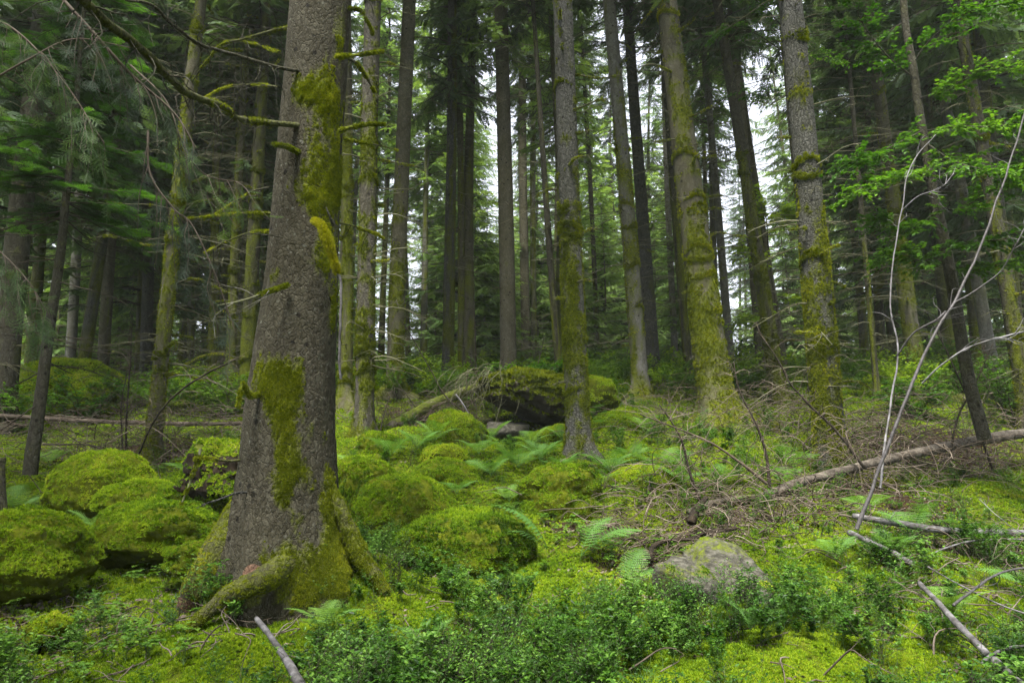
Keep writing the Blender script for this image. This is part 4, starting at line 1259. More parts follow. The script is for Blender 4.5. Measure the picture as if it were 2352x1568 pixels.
    tag(root, "huge foreground spruce trunk with flaking grey bark, moss patches and mossy roots", "spruce tree")
    tr = MB().add(V.reshape(-1, 3), quads=quads, a=var.reshape(-1), b=ms.reshape(-1)).build("trunk", M_hero, root)
    mo = fuzz(V.reshape(-1, 3), quads, ms.reshape(-1), 42000, .0135, tr, M_tmoss, 5, zmax=4.6, thr=.55, drop=.9)
    c = link("crown", CROWN[1], root); c.location = (.5, 0, 12.5); c.scale = (.7, .7, .8)
    # roots
    def rootp(pts, rad, moss, red=None):
        P = np.array([W(a, b, y) for a, b, y in pts]) - base
        P = smoothpath(P, 40)
        R = np.interp(np.linspace(0, 1, 40), np.linspace(0, 1, len(rad)), rad)
        kk = 22
        m = MB().tubes(P, R, kk)
        v = m.V[0]; 
        v += (nrm(v - np.repeat(P, kk, 0)) * (.018 * fbm(v * 9, 3, 7))[:, None])
        mos = moss + .4 * fbm(v * 5, 3, 3)
        va = np.zeros(len(v))
        if red: va = sstep(.3, .6, np.exp(-((np.repeat(np.linspace(0, 1, 40), kk) - red[0]) / red[1]) ** 2) - .9 * np.abs(fbm(v * 9, 3, 4)))
        mos = mos - 1.5 * va
        m.A[0] = va; m.B[0] = mos
        ro = m.build("root", M_hero, root)
        qd = m.Q[0]
        fuzz(v, qd, mos, 6500, .0125, ro, M_tmoss, 5, zmax=9, thr=.55, drop=-.2)
    rootp([(620, 1060, 5.6), (560, 1190, 5.52), (505, 1285, 5.42), (458, 1360, 5.35), (405, 1440, 5.3)], [.10, .165, .17, .135, .05], .5, (.84, .06))
    rootp([(700, 1225, 5.65), (668, 1275, 5.3), (618, 1322, 5.08), (545, 1355, 4.95), (480, 1402, 4.88), (430, 1450, 4.82)], [.10, .115, .09, .068, .05, .03], .5)
    rootp([(730, 1050, 5.5), (785, 1180, 5.5), (820, 1260, 5.5), (885, 1360, 5.45)], [.03, .06, .075, .04], .5)
    # branches: photograph paths (px, py, distance), radius, mossiness
    def br(pts, r0, r1, moss, label=None, twg=0, tw_len=.35, mat=M_dark, mm=M_tmoss, fr_=(0, 1), seed=0, tdown=.2, fuzzn=900, fsz=.016):
        P = smoothpath(np.array([W(a, b, y) for a, b, y in pts]) - base, 36)
        P = P + fbm(P * 6, 2, seed) [:, None] * .012
        Rr = np.linspace(r0, r1, 36)
        m = MB().tubes(P, Rr, 7, a=.3, b=moss * .8)
        if twg:
            r = np.random.default_rng(seed)
            t = .12 + .85 * r.random(twg); i0 = (t * 35).astype(int)
            d0 = nrm(P[np.minimum(i0 + 1, 35)] - P[np.maximum(i0 - 1, 0)])
            dd = d0 * .6 + r.normal(size=(twg, 3)) * .7 + np.array([0, 0, -tdown])
            Q = arcs(P[i0], dd, tw_len * (.3 + .9 * r.random(twg)), 7, .2, .08)
            m.tubes(Q, np.linspace(.0045, .0015, 7), 4, a=.4, b=moss * .3)
            Q2 = arcs(Q[:, 3], dd + r.normal(size=dd.shape) * .6, tw_len * .5 * r.random(twg), 5, .2, .08)
            m.tubes(Q2, np.linspace(.0025, .001, 5), 3, a=.4, b=0)
        o = m.build("branch", mat, root)
        if moss > .2:
            r = np.random.default_rng(seed + 1)
            t = fr_[0] + (fr_[1] - fr_[0]) * r.random(fuzzn); keep = (vn(np.stack([t * 9, t * 0, t * 0 + seed], -1), 5) + moss * 1.6 - .8) > 0
            t = t[keep]
            i0 = np.minimum((t * 35).astype(int), 34); f = (t * 35 - i0)[:, None]
            c_ = P[i0] * (1 - f) + P[i0 + 1] * f
            nn = nrm(r.normal(size=c_.shape) + np.array([0, 0, .25]))
            mmb = MB(); mmb.place(TUFTS[0], frames(nrm(nn + np.array([0, 0, -.35])), scale=fsz * (.6 + .8 * r.random(len(t)))), c_ + nn * np.interp(t, [0, 1], [r0, r1])[:, None] * .9)
            mmb.build("moss", mm, o)
        return o, P + base
    o1, p1 = br([(700, 290, 5.4), (650, 285, 5.2), (590, 278, 5.0), (540, 270, 4.6), (510, 245, 4.2), (430, 215, 3.7), (360, 150, 3.2), (300, 90, 2.9), (215, 30, 2.6), (140, -40, 2.4)], .024, .020, .45, twg=46, seed=1, fr_=(0, .5), tw_len=.3)
    o2, p2 = br([(700, 165, 5.4), (640, 155, 5.2), (560, 133, 4.9), (470, 105, 4.4), (400, 60, 4.1), (350, 12, 3.9), (290, 0, 3.8)], .016, .008, .2, twg=16, seed=2, fr_=(0, .4))
    br([(690, 60, 5.5), (630, 70, 5.9), (560, 90, 6.4), (500, 110, 6.8), (440, 190, 7.2)], .016, .006, .5, twg=14, seed=3)
    br([(690, 350, 5.35), (665, 338, 5.2), (630, 332, 5.05)], .016, .012, 1.0, seed=4, fuzzn=700)
    br([(660, 655, 5.25), (620, 668, 5.1), (560, 690, 4.9), (500, 702, 4.8)], .012, .005, .5, twg=5, seed=5, fr_=(0, .5), mat=M_pale)
    br([(625, 490, 5.6), (560, 490, 5.7), (500, 495, 5.9), (430, 502, 6.1)], .010, .004, .7, twg=6, seed=6)
    br([(625, 530, 5.7), (570, 535, 6.0), (520, 555, 6.3), (470, 580, 6.8)], .010, .004, .6, twg=8, seed=7)
    br([(650, 545, 5.25), (615, 540, 5.15), (570, 535, 5.0)], .006, .003, .0, seed=8)
    br([(600, 905, 5.3), (572, 908, 5.2), (556, 880, 5.15), (548, 935, 5.1)], .014, .006, .9, seed=9, fuzzn=700, fsz=.02)
    br([(558, 1055, 5.4), (510, 1058, 5.3), (455, 1052, 5.2), (448, 1060, 5.2)], .011, .007, .5, seed=10, fuzzn=500)
    br([(460, 1030, 5.22), (452, 1068, 5.2), (436, 1110, 5.18), (415, 1160, 5.15)], .012, .006, .55, seed=11, mat=M_pale, fuzzn=500)
    br([(575, 1130, 5.3), (540, 1133, 5.15), (500, 1148, 5.0), (462, 1160, 4.9)], .010, .006, .0, seed=12, mat=M_scaly, twg=3, tw_len=.1)
    br([(775, 130, 5.3), (810, 128, 5.25), (850, 122, 5.3), (880, 118, 5.4)], .018, .006, .95, seed=13)
    br([(780, 300, 5.3), (820, 290, 5.25), (850, 285, 5.3), (885, 286, 5.35)], .018, .005, .95, seed=14)
    br([(800, 135, 5.35), (825, 150, 5.4), (850, 190, 5.5), (862, 215, 5.55)], .014, .008, .3, seed=15)
    br([(790, 320, 5.6), (840, 328, 5.8), (880, 335, 6.0), (915, 345, 6.2)], .010, .003, .6, seed=16, twg=5)
    br([(778, 510, 5.6), (820, 522, 5.8), (860, 535, 6.0), (885, 548, 6.1)], .009, .003, .6, seed=17, twg=4)
    br([(800, 20, 5.5), (830, 25, 5.5), (850, 60, 5.5), (855, 80, 5.5)], .010, .006, .9, seed=18)
    br([(765, 520, 5.25), (755, 495, 5.2), (748, 475, 5.18)], .016, .004, .2, seed=19)
    br([(640, 200, 5.8), (590, 195, 6.2), (520, 200, 6.6), (460, 230, 7.0)], .009, .004, .5, twg=10, seed=20)
    br([(640, 120, 5.8), (580, 100, 6.4), (520, 95, 6.8), (470, 150, 7.2)], .009, .004, .7, twg=10, seed=21)
    br([(620, 430, 5.8), (580, 440, 6.3), (530, 470, 6.8), (480, 500, 7.2)], .009, .004, .3, twg=10, seed=22, mat=M_dark)
    # hanging broken branch: thick bright moss sleeve, pale bare end
    o, P = br([(722, 505, 5.2), (735, 515, 5.1), (750, 550, 5.02), (765, 590, 5.0), (775, 625, 5.0), (782, 645, 5.0), (783, 720, 5.0), (781, 800, 5.0), (784, 870, 5.02)], .014, .009, 0, seed=30, mat=M_white)
    r = np.random.default_rng(5)
    t = r.random(4200) * .50
    i0 = np.minimum((t * 35).astype(int), 34); f = (t * 35 - i0)[:, None]
    Pl = P - base
    c_ = Pl[i0] * (1 - f) + Pl[i0 + 1] * f
    nn = nrm(r.normal(size=c_.shape))
    rad = np.interp(t, [0, .06, .15, .28, .36, .39, .44, .5], [.010, .016, .024, .032, .018, .010, .020, .006])
    mmb = MB(); mmb.place(TUFTS[1], frames(nrm(nn + np.array([0, 0, -.9])), scale=.024 * (.6 + .7 * r.random(len(t)))), c_ + nn * rad[:, None] * (.5 + .5 * r.random(len(t)))[:, None])
    mmb.build("moss_sleeve", M_bmoss, o)
    return p1, base
HB, hero_base = hero()

# ------------------------------------------------------------------ live drooping twigs near the camera, upper left
def limb(name, label, cat, pts, r0, r1, n_sp, ln, mat_n, seed, group=None, down=.6, tpl=NEED, wood=M_twig, hang=0, spread=1.0, t0=.05):
    base = W(*pts[0])
    P = smoothpath(np.array([W(a, b, y) for a, b, y in pts]) - base, 40)
    o = MB().tubes(P, np.linspace(r0, r1, 40), 6, a=.5).build(name, wood)
    o.location = base
    tag(o, label, cat, group)
    r = np.random.default_rng(seed)
    t = t0 + (1 - t0) * r.random(n_sp); i0 = (t * 38).astype(int)
    d0 = nrm(P[i0 + 1] - P[i0])
    side = nrm(np.cross(d0, np.array([[0, 0, 1.0]]))) * r.choice([-1, 1], n_sp)[:, None]
    dd = d0 * .5 + side * spread * (.3 + .7 * r.random((n_sp, 1))) + np.array([[0, 0, -1.0]]) * down * (.4 + r.random((n_sp, 1)))
    L = ln * (.5 + .8 * r.random(n_sp))
    Q = arcs(P[i0], dd, L, 8, .5 * down, .05)
    tw = MB().tubes(Q, np.linspace(.003, .001, 8), 3, a=.5)
    tw.build("twigs", wood, o)
    # needle sprays set along every twig
    S_, D_, A_ = [], [], []
    for k in range(n_sp):
        for j in range(hang or 5):
            u = .1 + .9 * (j + r.random() * .6) / (hang or 5); f = min(u * 7, 6.99); a = int(f)
            p = Q[k, a] * (1 - (f - a)) + Q[k, a + 1] * (f - a)
            tdir = nrm(Q[k, a + 1] - Q[k, a])
            S_.append(p); D_.append(tdir + r.normal(size=3) * .45); A_.append(r.random())
    S_, D_, A_ = np.array(S_), np.array(D_), np.array(A_)
    nb = MB()
    idx = r.integers(0, len(tpl), len(S_))
    R = frames_x(D_, np.array([[0, 0, 1.0]]) + r.normal(size=D_.shape) * .4, ln * .42 * (.6 + .6 * r.random(len(S_))))
    for q_ in range(len(tpl)):
        nb.place(tpl[q_], R[idx == q_], S_[idx == q_], A_[idx == q_])
    nb.build("needles", mat_n, o)
    return o
GRP = None
limb("spruce_branch", "out-of-focus grey-green spruce branch hanging down left of the big trunk at mid height", "spruce branch", [(340, 300, 3.2), (345, 400, 3.2), (400, 480, 3.2), (440, 515, 3.2), (490, 620, 3.2), (540, 760, 3.25)], .006, .002, 20, .24, M_greyneed, 1, down=.9, spread=.7)
limb("spruce_branch", "out-of-focus drooping spruce branch with grey twigs at the very top left", "spruce branch", [(90, -60, 2.8), (200, 60, 2.8), (300, 170, 2.9), (400, 260, 3.0), (450, 340, 3.05)], .010, .003, 22, .26, M_greyneed, 2, down=.7)
limb("spruce_branch", "thin dead-looking spruce spray crossing the upper left corner", "spruce branch", [(-60, 210, 3.0), (60, 140, 3.0), (170, 90, 3.1), (300, 110, 3.2)], .006, .002, 16, .24, M_greyneed, 3, down=.8)
limb("spruce_branch", "dark green spruce spray hanging below the tip of the mossy limb", "spruce branch", [(300, 150, 3.6), (380, 230, 3.6), (420, 330, 3.6), (470, 400, 3.7), (560, 420, 3.8)], .006, .002, 16, .26, M_need, 4, down=.8)
limb("spruce_branch", "dark spruce branch in the far upper left corner", "spruce branch", [(-120, 20, 4.5), (20, 60, 4.6), (140, 180, 4.7), (240, 330, 4.8)], .012, .003, 34, .42, M_need, 5, down=.8)
limb("spruce_branch", "dark drooping spruce branch low at the left edge", "spruce branch", [(-120, 480, 5.2), (-20, 560, 5.2), (60, 640, 5.3), (110, 720, 5.4)], .010, .003, 26, .40, M_need, 6, down=.8)

# dark leaning sapling with bright green tips (left)
def left_sapling():
    Y = 8.8
    pts = [(75, 1035), (95, 900), (110, 780), (128, 660), (142, 560), (150, 470), (160, 380), (175, 240), (190, 60), (205, -120)]
    P = np.array([W(a, b, Y) for a, b in pts])
    base = P[0].copy()
    Ps = smoothpath(P - base, 90)
    Ps = np.vstack([[0, 0, -.3], Ps])
    R = np.interp(np.linspace(0, 1, 91), [0, .1, .6, 1], [.085, .072, .045, .02])
    root = empty("young_spruce", base)
    tag(root, "dark leaning young spruce with bright green tips near the left edge", "young spruce")
    m = MB().tubes(Ps, R, 14)
    v = m.V[0]; m.B[0] = .15 + .4 * fbm(v * 4, 3, 2); m.A[0] = np.zeros(len(v))
    m.build("trunk", M_dark, root)
    r = np.random.default_rng(4)
    # bare lower branches
    st, dd, L = [], [], []
    for k in range(26):
        i = r.integers(8, 50); az = r.random() * 6.28
        st.append(Ps[i]); dd.append([math.cos(az), math.sin(az) * .6, -.35 + .3 * r.random()]); L.append(.5 + .8 * r.random())
    Q = arcs(np.array(st), np.array(dd), np.array(L), 8, .1, .04, up=.15)
    d = MB().tubes(Q, np.linspace(.010, .003, 8), 5)
    Q2 = arcs(Q[:, 4], np.array(dd) + r.normal(size=(26, 3)) * .5, np.array(L) * .5, 6, .1, .05)
    d.tubes(Q2, np.linspace(.005, .002, 6), 4)
    d.build("dead_branches", M_dtwig, root)
    # live tiers
    nb = MB(); wood = MB()
    for k in range(58):
        i = r.integers(46, 90); az = r.random() * 6.28
        Lb = (1.5 - .9 * (i - 46) / 60) * (.6 + .5 * r.random())
        d0 = np.array([math.cos(az), math.sin(az), .05])
        q_ = arcs(Ps[i][None], d0[None], Lb, 12, .30, .03, up=.08)[0]
        wood.tubes(q_, np.linspace(.010, .003, 12), 4)
        ns = int(Lb * 26)
        t = .12 + .88 * r.random(ns); f = t * 10.99; a = f.astype(int)
        p = q_[a] * (1 - (f - a))[:, None] + q_[a + 1] * (f - a)[:, None]
        side = np.cross(d0, [0, 0, 1.0]) * r.choice([-1, 1], ns)[:, None]
        D = d0 * .8 + side * .75 + np.array([0, 0, -.25]) * r.random((ns, 1))
        Rm = frames_x(D, np.array([[0, 0, 1.0]]) + r.normal(size=D.shape) * .25, (.16 + .16 * r.random(ns)) * (1.2 - .5 * t))
        idx = r.integers(0, 2, ns)
        va = np.clip(t * .9 + .2 * r.normal(size=ns) - .1, 0, 1)
        for z_ in range(2): nb.place(NEEDF[z_], Rm[idx == z_], p[idx == z_], va[idx == z_])
    wood.build("limbs", M_dtwig, root)
    nb.build("needles", M_sapneed, root)
left_sapling()

# ------------------------------------------------------------------ broadleaf trees and shrubs
def leafy_limb(path, n_tw, tw_len, leaf, per, r, mb_leaf, mb_wood, r0=.012, flat=.25, tiers=None):
    mb_wood.tubes(path, np.linspace(r0, .003, len(path)), 5, a=.5)
    n_ = len(path)
    t = .15 + .85 * r.random(n_tw); i0 = np.minimum((t * (n_ - 1)).astype(int), n_ - 2)
    d0 = nrm(path[i0 + 1] - path[i0])
    side = nrm(np.cross(d0, np.array([[0, 0, 1.0]]))) * r.choice([-1, 1], n_tw)[:, None]
    dd = d0 * .6 + side * (.4 + .6 * r.random((n_tw, 1))) + np.array([[0, 0, 1.0]]) * r.normal(size=(n_tw, 1)) * flat
    Q = arcs(path[i0], dd, tw_len * (.4 + .7 * r.random(n_tw)), 7, .08, .05)
    mb_wood.tubes(Q, np.linspace(.004, .0012, 7), 3, a=.5)
    m = n_tw * per
    k = np.repeat(np.arange(n_tw), per)
    u = .1 + .9 * r.random(m); f = u * 5.99; a = f.astype(int)
    p = Q[k, a] * (1 - (f - a))[:, None] + Q[k, a + 1] * (f - a)[:, None]
    dq = nrm(Q[k, a + 1] - Q[k, a])
    sd = nrm(np.cross(dq, np.array([[0, 0, 1.0]]))) * r.choice([-1, 1], m)[:, None]
    D = dq * .6 + sd * .8 + r.normal(size=(m, 3)) * .15 - np.array([[0, 0, .12]])
    Rm = frames_x(D, np.array([[0, 0, 1.0]]) + r.normal(size=(m, 3)) * .28, leaf * (.6 + .7 * r.random(m)))
    mb_leaf.place(LEAF4, Rm, p, r.random(m))

def broadleaf(name, label, cat, trunk_pts, tr, limbs, leafsize, seed, lmat=M_leaf, tmat=M_dark, n_tw=26, tw_len=.45, per=16, group=None):
    base = W(*trunk_pts[0]) if len(trunk_pts[0]) == 3 else None
    P = np.array([W(*p) for p in trunk_pts])
    root = empty(name, base)
    tag(root, label, cat, group)
    Ps = smoothpath(P - base, 70)
    m = MB().tubes(Ps, np.linspace(tr[0], tr[1], 70), 12)
    v = m.V[0]; m.A[0] = np.zeros(len(v)); m.B[0] = .1 + .3 * fbm(v * 4, 3, seed)
    m.build("trunk", tmat, root)
    r = np.random.default_rng(seed)
    for pts in limbs:
        L_ = MB(); Wd = MB()
        path = smoothpath(np.array([W(*p) for p in pts]) - base, 24)
        leafy_limb(path, n_tw, tw_len, leafsize, per, r, L_, Wd)
        lb = Wd.build("limb", tmat, root)
        L_.build("leaves", lmat, lb)
    return root
broadleaf("rowan_tree", "dark sinuous trunk at the right carrying tiers of bright green leaves", "rowan tree",
          [(2262, 1010, 9.2), (2225, 870, 9.2), (2195, 700, 9.2), (2170, 560, 9.2), (2140, 420, 9.2), (2115, 280, 9.2), (2098, 160, 9.2), (2080, 60, 9.2), (2070, -80, 9.2)], (.085, .045),
          [[(2100, 180, 9.2), (2040, 130, 9.0), (1985, 60, 8.8), (1950, -20, 8.7)],
           [(2130, 300, 9.2), (2200, 290, 8.4), (2290, 290, 7.8), (2400, 270, 7.4)],
           [(2130, 330, 9.2), (2190, 370, 8.2), (2270, 390, 7.6), (2380, 400, 7.2)],
           [(2120, 300, 9.2), (2060, 330, 8.8), (2000, 360, 8.6), (1960, 370, 8.4)],
           [(2135, 400, 9.2), (2080, 400, 8.6), (2020, 410, 8.2), (1965, 440, 8.0)],
           [(2150, 470, 9.2), (2200, 480, 8.6), (2290, 430, 8.0), (2400, 360, 7.6)],
           [(2165, 560, 9.2), (2220, 560, 8.6), (2300, 550, 8.0), (2420, 540, 7.6)],
           [(2170, 580, 9.2), (2120, 600, 9.0), (2060, 580, 8.8), (2010, 600, 8.8)],
           [(2180, 620, 9.2), (2240, 620, 8.8), (2320, 600, 8.4), (2420, 590, 8.0)],
           [(2095, 150, 9.2), (2130, 100, 9.0), (2200, 40, 8.6), (2300, 10, 8.2), (2400, 20, 8.0)],
           [(2105, 230, 9.2), (2180, 200, 8.8), (2280, 160, 8.4), (2400, 170, 8.0)],
           [(2150, 480, 9.2), (2110, 520, 9.0), (2060, 520, 8.8), (2000, 500, 8.8)]], .062, 60, per=24, n_tw=62)
broadleaf("beech_sapling", "glowing yellow-green leafy sapling behind the hanging-moss trunk", "sapling",
          [(1800, 900, 16), (1790, 760, 16), (1770, 620, 16), (1760, 500, 16)], (.03, .012),
          [[(1765, 540, 16), (1790, 510, 15.8), (1815, 490, 15.6)], [(1775, 600, 16), (1740, 590, 15.8), (1700, 570, 15.7)], [(1785, 680, 16), (1830, 690, 15.8), (1880, 690, 15.6)],
           [(1790, 700, 16), (1750, 720, 15.8), (1690, 740, 15.7)], [(1790, 760, 16), (1850, 760, 15.8), (1890, 780, 15.6)], [(1765, 520, 16), (1750, 500, 16), (1740, 470, 16)], [(1790, 800, 16), (1740, 820, 15.8), (1700, 830, 15.6)]], .12, 61, lmat=M_leafy, n_tw=34, tw_len=.6, per=14)
broadleaf("leafy_sapling", "dark-trunked slender tree with green leaves at the top, right of the stout trunk", "sapling",
          [(1860, 900, 13), (1840, 600, 13), (1820, 300, 13), (1800, 100, 13), (1790, -60, 13)], (.035, .02),
          [[(1800, 120, 13), (1740, 80, 12.5), (1690, 60, 12.3), (1640, 80, 12)], [(1795, 60, 13), (1760, 20, 12.6), (1720, -10, 12.3)], [(1810, 160, 13), (1870, 130, 12.8), (1940, 140, 12.4)], [(1815, 220, 13), (1760, 220, 12.8), (1700, 210, 12.5)]], .07, 62, n_tw=26, per=16)
far_bush = [(960, 850, 21, 110, 60), (1080, 850, 22, 120, 80), (1500, 850, 24, 160, 90), (1700, 850, 22, 120, 120), (650, 870, 22, 160, 120), (420, 870, 18, 150, 100), (1990, 860, 20, 120, 90), (2200, 850, 17, 200, 160), (2330, 900, 13, 200, 220), (1265, 850, 13.2, 90, 42), (1360, 850, 22, 100, 70), (2100, 960, 13, 160, 100), (520, 920, 14, 160, 100), (60, 900, 13, 200, 120), (1165, 850, 13.2, 70, 36), (190, 900, 14.0, 240, 130)]
far_lab = ["pale leafy shrub glowing left of the close pair of trunks", "green shrub at the foot of the central trunk", "green shrub behind the pale patchy trunk", "green shrub behind the stout trunk's right side", "green shrub hidden beside the big trunk's waist", "bright shrub around the slender leaning trunk", "shrub right behind the hanging-moss trunk",
           "dim leafy shrub in the right-hand depth", "dark leafy shrub at the right edge", "small leafy shrub growing on the slab's right end", "small shrub behind the scaly middle trunk", "sparse shrub above the fallen log", "glossy shrub just left of the big trunk", "dark shrub at the left edge below the thick trunk", "small leafy shrub growing on the slab's left end", "bright bushy shrub on the mossy knoll behind the dark leaning sapling"]
for k, (px, py, Y, wp, hp) in enumerate(far_bush):
    b = ground_point(px, Y, py); b[2] -= .05
    if k in (9, 14): b[2] = W(1200, 872, 13.2)[2] - .08
    root = empty("shrub", b); tag(root, far_lab[k], "shrub")
    r = np.random.default_rng(700 + k)
    L_ = MB(); Wd = MB()
    ww_ = wp * mpp(px, py, Y) * .5; hh = hp * mpp(px, py, Y)
    for j in range(16):
        az = r.random() * 6.28; rr_ = ww_ * (.4 + .6 * r.random())
        q_ = arcs(np.array([[0, 0, 0.]]), np.array([[math.cos(az) * rr_, math.sin(az) * rr_ * .6, hh * (.5 + .7 * r.random())]]), math.hypot(rr_, hh) * .95, 12, .15, .05)[0]
        leafy_limb(q_, 14, .35, .05 + .0018 * Y, 12, r, L_, Wd, r0=.008)
    Wd.build("stems", M_dtwig, root); L_.build("leaves", M_leafy if k in (0, 1, 5) else (M_sorrel if k in (1, 2, 3, 4, 12) else M_leaf), root)

# ------------------------------------------------------------------ the overhanging slab and its surroundings
def slab():
    Y = 13.2
    k = mpp(1210, 920, Y)
    c = W(1212, 902, Y)
    root = empty("overhanging_slab", c)
    tag(root, "dark overhanging mossy rock slab with a cave-like mouth on the crest", "rock slab")
    v, t = ICO5
    u = v / (np.abs(v) ** 2.8).sum(1, keepdims=True) ** (1 / 2.8)
    V = u * np.array([112 * k, .9, 42 * k])
    xr = V[:, 0] / (112 * k)
    V[:, 2] = np.where(V[:, 2] < 0, V[:, 2] * (.55 + 1.15 * sstep(-.9, .5, xr)), V[:, 2] * (1 + .15 * np.cos(xr * 2)))
    V = V * (1 + .26 * fbm(v * 1.7, 4, 77)[:, None] + .13 * fbm(v * 5, 3, 78)[:, None])
    V[:, 2] += .03 * np.sin(V[:, 2] * 40 + V[:, 0] * 6) * .4
    nz = nrm(V)
    ms = .55 + .5 * nz[:, 2] + .5 * fbm(V * 3, 3, 5) - .6 * (nz[:, 2] < -.15)
    MB().add(V, tris=t, b=ms).build("rock", M_drock, root)
    P, nn, _ = surf_sample(V, t, 9000)
    s_ = (nn[:, 2] > .05) | ((nn[:, 2] > -.3) & (fbm(P * 4, 2, 3) > .1))
    P, nn = P[s_], nn[s_]
    mm = MB().place(TUFTS[0], frames(nrm(nn + np.array([0, 0, -.2])), scale=.055 * (.6 + .7 * rng.random(len(P)))), P, np.clip(.35 + .3 * rng.normal(size=len(P)), 0, 1))
    mm.build("moss", M_tmoss, root)
    # root curtain on its left end
    m = MB()
    n_ = 130
    st = np.stack([(-100 + 30 * rng.normal(size=n_)) * k, -.3 + .4 * rng.normal(size=n_), .28 + .12 * rng.normal(size=n_)], -1)
    d = np.stack([-.6 + .8 * rng.normal(size=n_), -.3 + .4 * rng.normal(size=n_), -1.0 + .4 * rng.normal(size=n_)], -1)
    Q = arcs(st, d, .35 + .5 * rng.random(n_), 8, .25, .12)
    m.tubes(Q, np.linspace(.007, .002, 8), 4, a=rng.random(n_))
    o = m.build("hanging_roots", M_mtwig, root)
slab()
boulder(1175, 968, 1010, 75, 12.6, "smooth grey stone inside the mouth of the overhanging slab", 33, mat=M_rock, mossiness=.2, tuft=.02, rough=.05, name="rock", cat="rock")

def YG(px, py, lift=.12):
    ys = np.arange(3.2, 26, .04)
    p = W(np.full(len(ys), float(px)), np.full(len(ys), float(py)), ys)
    ok = p[:, 2] <= H(p[:, 0], p[:, 1]) + lift
    return float(ys[np.argmax(ok)]) if ok.any() else 12.0
def GP(pts, lift=.12):
    return [(a, b, YG(a, b, lift)) for a, b in pts]

def rod(name, label, cat, pts, r0, r1, mat, seed, twigs=0, tw_len=.4, moss=0.0, k=8, group=None, cap=True, up=0.0, tmat=None, wob=.012, tr=.004, subs=True, part="twigs"):
    base = W(*pts[0])
    n_ = max(24, 8 * len(pts))
    P = smoothpath(np.array([W(*p) for p in pts]) - base, n_)
    P = P + np.stack([fbm(P * 3 + 5, 2, seed), fbm(P * 3 + 9, 2, seed), fbm(P * 3 + 13, 2, seed)], -1) * wob
    rn = np.linspace(r0, r1, n_) * (1 + .22 * fbm(np.stack([np.linspace(0, n_ * .35, n_), np.zeros(n_), np.full(n_, seed * 1.7)], -1), 2, seed))
    m = MB().tubes(P, rn, k, cap=cap)
    v = m.V[0]
    m.A[0] = np.full(len(v), .4); m.B[0] = moss + .5 * fbm(v * 4, 3, seed) + .25 * np.clip(np.repeat(np.zeros(len(v) // k), k) + 0, 0, 1) if moss else np.zeros(len(v)) - .5
    o = m.build(name, mat)
    o.location = base
    tag(o, label, cat, group)
    if twigs:
        r = np.random.default_rng(seed)
        t = .05 + .93 * r.random(twigs); i0 = (t * (n_ - 2)).astype(int)
        d0 = nrm(P[i0 + 1] - P[i0])
        dd = d0 * .5 + r.normal(size=(twigs, 3)) * .75 + np.array([0, 0, up])
        Q = arcs(P[i0], dd, tw_len * (.3 + .9 * r.random(twigs)), 8, .25, .07)
        tb = MB().tubes(Q, np.linspace(tr, tr * .3, 8), 4, a=r.random(twigs))
        if subs:
            kk = np.repeat(np.arange(twigs), 2)
            Q2 = arcs(Q[kk, r.integers(2, 6, 2 * twigs)], dd[kk] + r.normal(size=(2 * twigs, 3)) * .8, tw_len * .5 * r.random(2 * twigs), 6, .2, .08)
            tb.tubes(Q2, np.linspace(tr * .6, tr * .25, 6), 3, a=r.random(2 * twigs))
        tb.build(part, tmat or mat, o)
    return o
def g_on(px, Y, lift=0.0, py=1000):
    """photo coordinates of the ground point there"""
    p = ground_point(px, Y, py); p[2] += lift
    a, b = proj(p)
    return (float(a), float(b), Y)
rod("mossy_log", "mossy log slanting up to the overhanging slab from the left", "log", [(845, 1005, 12.0), (920, 968, 12.4), (1000, 925, 12.8), (1085, 893, 13.1), (1125, 885, 13.3)], .10, .085, M_log, 3, moss=.62, k=12, twigs=14, tw_len=.4, tmat=M_brush)
rod("dead_branch", "dark dead stick leaning left over the mossy log", "dead branch", [(1065, 945, 12.6), (1020, 905, 12.6), (990, 850, 12.6), (955, 790, 12.6), (925, 740, 12.6)], .016, .006, M_dtwig, 4, twigs=5)
rod("dead_branch", "short pale dead stick lying against the mossy log", "dead branch", [(1048, 905, 12.2), (1065, 930, 12.1), (1078, 955, 12.0)], .016, .010, M_white, 5)
rod("dead_branch", "dark stick leaning left of the mossy log, thin and forked", "dead branch", [(955, 935, 12.4), (925, 895, 12.4), (900, 860, 12.5)], .010, .004, M_dtwig, 6, twigs=3)
rod("dead_branch", "nearly upright dark stick beside the slim moss-wrapped trunk", "dead branch", [(870, 1005, 11.6), (880, 960, 11.6), (892, 920, 11.7), (905, 880, 11.8)], .014, .005, M_dtwig, 7, twigs=3)
rod("dead_branch", "small dark upright stick on top of the slab", "dead branch", [(1225, 870, 13.2), (1240, 820, 13.2), (1250, 775, 13.2)], .012, .006, M_dtwig, 8)
rod("dead_branch", "thin dark upright stick left of the central trunk", "dead branch", [(1093, 870, 16), (1092, 800, 16), (1090, 700, 16)], .02, .01, M_dtwig, 9, twigs=6)
